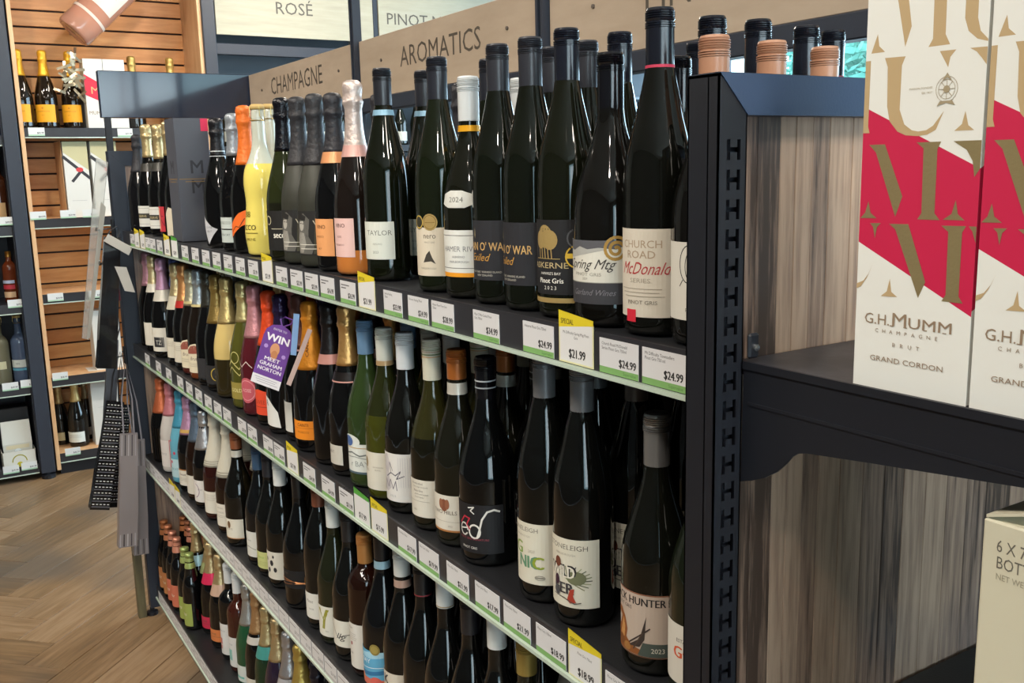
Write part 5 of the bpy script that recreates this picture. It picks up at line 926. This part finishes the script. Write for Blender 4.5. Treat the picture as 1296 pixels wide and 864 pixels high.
# ------------------------------------------------------------------ hooks and gift bags hanging at the far end
YH = 3.42
hk = thing('bag_hook', 'wire hook arm holding gift bags at the far end of the shelf unit', 'hook', (-.026, YH+.09, 1.41))
MB().tube([(0, 0, 0), (-.04, -.03, 0), (-.07, -.09, .0), (-.07, -.11, .012)], .003).obj('prong', mat('#c9ccd0', .25, .9), hk); MB().box(-.004, 0, -.02, .02, -.03, .03).obj('back_plate', NAVYD, hk)
for zz, lb_ in ((1.30, 'second wire hook arm below the first, holding the black bag'), (.97, 'low wire hook arm holding the patterned and striped bags')):
    h2 = copy_tree(hk); h2.location.z = zz; h2['label'] = lb_
def bag(name, lab, u0, v0, u1, v1, wt, wb, dep, y, mt, deco, group=None, handles=True, hk_uv=None):
    """paper bottle bag hanging between two points of its centre line"""
    a = at_y(u0, v0, y); b = at_y(u1, v1, y); t = thing(name, lab, 'bag', a, 0, group)
    d = (b-a); L = d.length; ax_ = Vector((d.x, 0, d.z)).normalized(); sd = Vector((-ax_.z, 0, ax_.x))
    if sd.x < 0: sd = -sd
    def P(s_, tt, dy): return ax_*(tt*L)+sd*s_+Vector((0, dy, 0))
    vs = []; N = 6
    for i in range(N+1):
        f = i/N; w_ = (wt+(wb-wt)*f)/2; dd = dep/2*(.35+.65*min(1, f*1.6)); k = 1+.03*math.sin(i*2.1)
        vs += [P(-w_*k, f, -dd), P(w_*k, f, -dd), P(w_*k, f, dd), P(-w_*k, f, dd)]
    fs = []
    for i in range(N):
        for k in range(4): q = i*4; fs.append((q+k, q+(k+1) % 4, q+4+(k+1) % 4, q+4+k))
    fs += [(N*4, N*4+1, N*4+2, N*4+3)]
    mesh_obj('bag_body', vs, fs, mt, t)
    if deco:
        # print runs straight down the front face
        def fn(s_, z_, l_): f = -z_/L; w_ = (wt+(wb-wt)*f); dd = dep/2*(.35+.65*min(1, f*1.6)); return P(s_*w_, f, -dd-.0012-l_)
        ink = Ink(fn); deco(ink, L*1000); ink.build('print', t)
    if handles:
        mb = MB(); top = Vector((0, 0, .0)) if hk_uv is None else at_y(hk_uv[0], hk_uv[1], y)-a
        for dy in (-.008, .008):
            m_ = top if hk_uv else -ax_*.12
            mb.tube([P(-wt*.3, 0, dy), (P(-wt*.3, 0, dy)+m_)/2+sd*-.008, m_+Vector((0, dy*.3, 0)), (P(wt*.3, 0, dy)+m_)/2+sd*.008, P(wt*.3, 0, dy)], .0016, 5)
        mb.obj('rope_handle', mat('#2a2a2e' if mt is not GREYBAG else '#8a8890', .5), t)
    return t
BLKBAG = mat('#131316', .15, 0, .5); GREYBAG = mat('#8d8484', .3, .2)
def dashes(ink, L):
    k = 0; z = -12
    while z > -L+10:
        for x in (-440, -250, -60, 130, 320): ink.rect(x, z, x+110, z+3, '#cfcdc8')
        ink.rect(-470, z-9, 470, z-5, '#55545a'); z -= 20
def stripes(ink, L):
    for x, c in ((-440, '#a8a2a4'), (-250, '#3a3638'), (-60, '#b4aeae'), (140, '#453f42'), (330, '#a09a9c')): ink.rect(x, -L+4, x+60, -4, c)
bag('gift_bag', 'glossy black gift bag hanging from the upper hook', 142, 300, 134, 465, .05, .06, .04, YH-.03, BLKBAG, None, 'gift bags at the far end', True, (148, 286))
bag('gift_bag', 'black gift bag with rows of white dashes, outermost of two', 146, 508, 125, 643, .055, .062, .04, YH-.02, BLKBAG, dashes, 'gift bags at the far end', True, (152, 445))
bag('gift_bag', 'black gift bag with rows of white dashes, nearer the shelf post', 156, 512, 146, 640, .045, .05, .035, YH+.045, BLKBAG, dashes, 'gift bags at the far end', True, (154, 447))
bag('gift_bag', 'grey striped paper gift bag in front, widest of the pair', 163, 548, 161, 690, .055, .062, .035, YH-.075, GREYBAG, stripes, 'gift bags at the far end', True, (158, 460))
bag('gift_bag', 'grey striped paper gift bag squeezed against the shelf post', 174, 556, 178, 700, .045, .05, .03, YH-.025, GREYBAG, stripes, 'gift bags at the far end', True, (160, 460))
bag('gift_bag', 'silver mesh gift bag hanging behind the dashed bags', 143, 430, 137, 560, .035, .04, .025, YH+.10, mat('#55565c', .3, .6, bump=.6, bscale=300), None, 'gift bags at the far end', True, (150, 400))
def card(lab, quad, y, mt, th=.002, name='hang_card'):
    P = [at_y(u, v, y+dy) for u, v, dy in quad]; o = P[0].copy(); vs = [p-o for p in P]+[p-o+Vector((0, th, 0)) for p in P]; n = len(P)
    m_ = mesh_obj(name, vs, [tuple(range(n)), tuple(range(n, 2*n))[::-1]]+[(i, n+i, n+(i+1) % n, (i+1) % n) for i in range(n)], mt); m_.location = o
    return tag(m_, lab, 'card')
WC = mat('#c4c0b8', .5)
card('white hang card tilted beside the top rail', ((131, 305, 0), (137, 296, 0), (168, 313, 0), (163, 323, 0)), YH-.06, WC)
card('white hang card pointing down below the tilted one', ((145, 337, 0), (160, 338, 0), (171, 370, 0), (158, 368, 0)), YH-.05, WC)
card('dark red hang tag between the black bag and post', ((141, 368, 0), (151, 366, 0), (153, 380, 0), (142, 381, 0)), YH+.0, mat('#8a2e3c', .5))
CLR = bpy.data.materials.new('clear_plastic'); CLR.use_nodes = True; b_ = CLR.node_tree.nodes['Principled BSDF']; b_.inputs['Base Color'].default_value = (.85, .85, .82, 1); b_.inputs['Roughness'].default_value = .12; b_.inputs['Transmission Weight'].default_value = .75; b_.inputs['IOR'].default_value = 1.1
cs = card('long clear plastic sleeve leaning at the end of the unit', ((122, 200, 0), (137, 205, 0), (113, 430, 0), (104, 428, 0)), YH+.06, CLR, .008, 'plastic_sleeve')
cs2 = card('narrow clear plastic strip crossing the long sleeve', ((128, 255, 0), (134, 262, 0), (114, 428, 0), (110, 428, 0)), YH+.03, mat('#a8a49a', .2), .004, 'plastic_strip')
ob = MB().box(-.066, -.0385, 3.50, 3.53, .0, .64, 0, .001).obj('leaning_board', M_OLIVE); tag(ob, 'olive-brown board standing on the floor at the far end post', 'board')
# ------------------------------------------------------------------ keep neighbouring bottles from touching
RAD = {}
roots = [o for o in bpy.data.objects if o.parent is None and o.type == 'EMPTY' and o.get('category') == 'bottle']
for o in roots:
    g = next(c for c in o.children if c.name.startswith('glass_body')); RAD[o.name] = max(v.co.x for v in g.data.vertices)*o.scale[0]
GB = (gb_y-.106, gb_y+.001); drop = []; base = {o: (o.scale.x, o.location.x, o.location.y) for o in roots}; XLIM = {}
def rad(o): return RAD[o.name]*o.scale.x/base[o][0]
shelfb = [o for o in roots if o.location.y < 4]
for it in range(60):
    for i, a in enumerate(shelfb):
        for b in shelfb[i+1:]:
            if abs(a.location.z-b.location.z) > .2: continue
            dx, dy = b.location.x-a.location.x, b.location.y-a.location.y
            if abs(dx)+abs(dy) > .14: continue
            d = math.hypot(dx, dy) or 1e-6; need = rad(a)+rad(b)+.001
            if d < need:
                m_ = (need-d)/2*.7; ux, uy = dx/d, dy/d
                a.location.x -= ux*m_; a.location.y -= uy*m_; b.location.x += ux*m_; b.location.y += uy*m_
    for o in shelfb:
        r_ = rad(o)
        if abs(o.location.z-1.4) < .01 and GB[0]-r_ < o.location.y < GB[1]+r_ and o.location.x < .115+r_:
            o.location.y = GB[1]+r_+.002 if o.location.y > (GB[0]+GB[1])/2 else GB[0]-r_-.002; base[o] = (base[o][0], base[o][1], o.location.y)
        r_ = rad(o); o.location.x = min(max(o.location.x, r_+.006), .465-r_); o.location.y = min(o.location.y, Y1-r_-.004)
        bx, by = base[o][1:]; lim = .035 if not o['label'].startswith('bottle') else .08
        o.location.y = min(max(o.location.y, by-lim), by+lim)
for it in range(2):
    for i, a in enumerate(shelfb):
        for b in shelfb[i+1:]:
            if a in drop or b in drop or abs(a.location.z-b.location.z) > .2: continue
            d = math.hypot(a.location.x-b.location.x, a.location.y-b.location.y)-.0006; need = rad(a)+rad(b)
            if d < need:
                k = d/need; ka, kb = a.scale.x/base[a][0], b.scale.x/base[b][0]
                if k*min(ka, kb) < .86:
                    z_ = b if b['label'].startswith('bottle') else (a if a['label'].startswith('bottle') else None)
                    if z_: drop.append(z_); continue
                for o in (a, b): q = max(k, .84*base[o][0]/o.scale.x); q = min(q, 1); o.scale.x *= q; o.scale.y *= q
def kill(o):
    for c in list(o.children): kill(c)
    bpy.data.objects.remove(o)
for o in set(drop): kill(o)
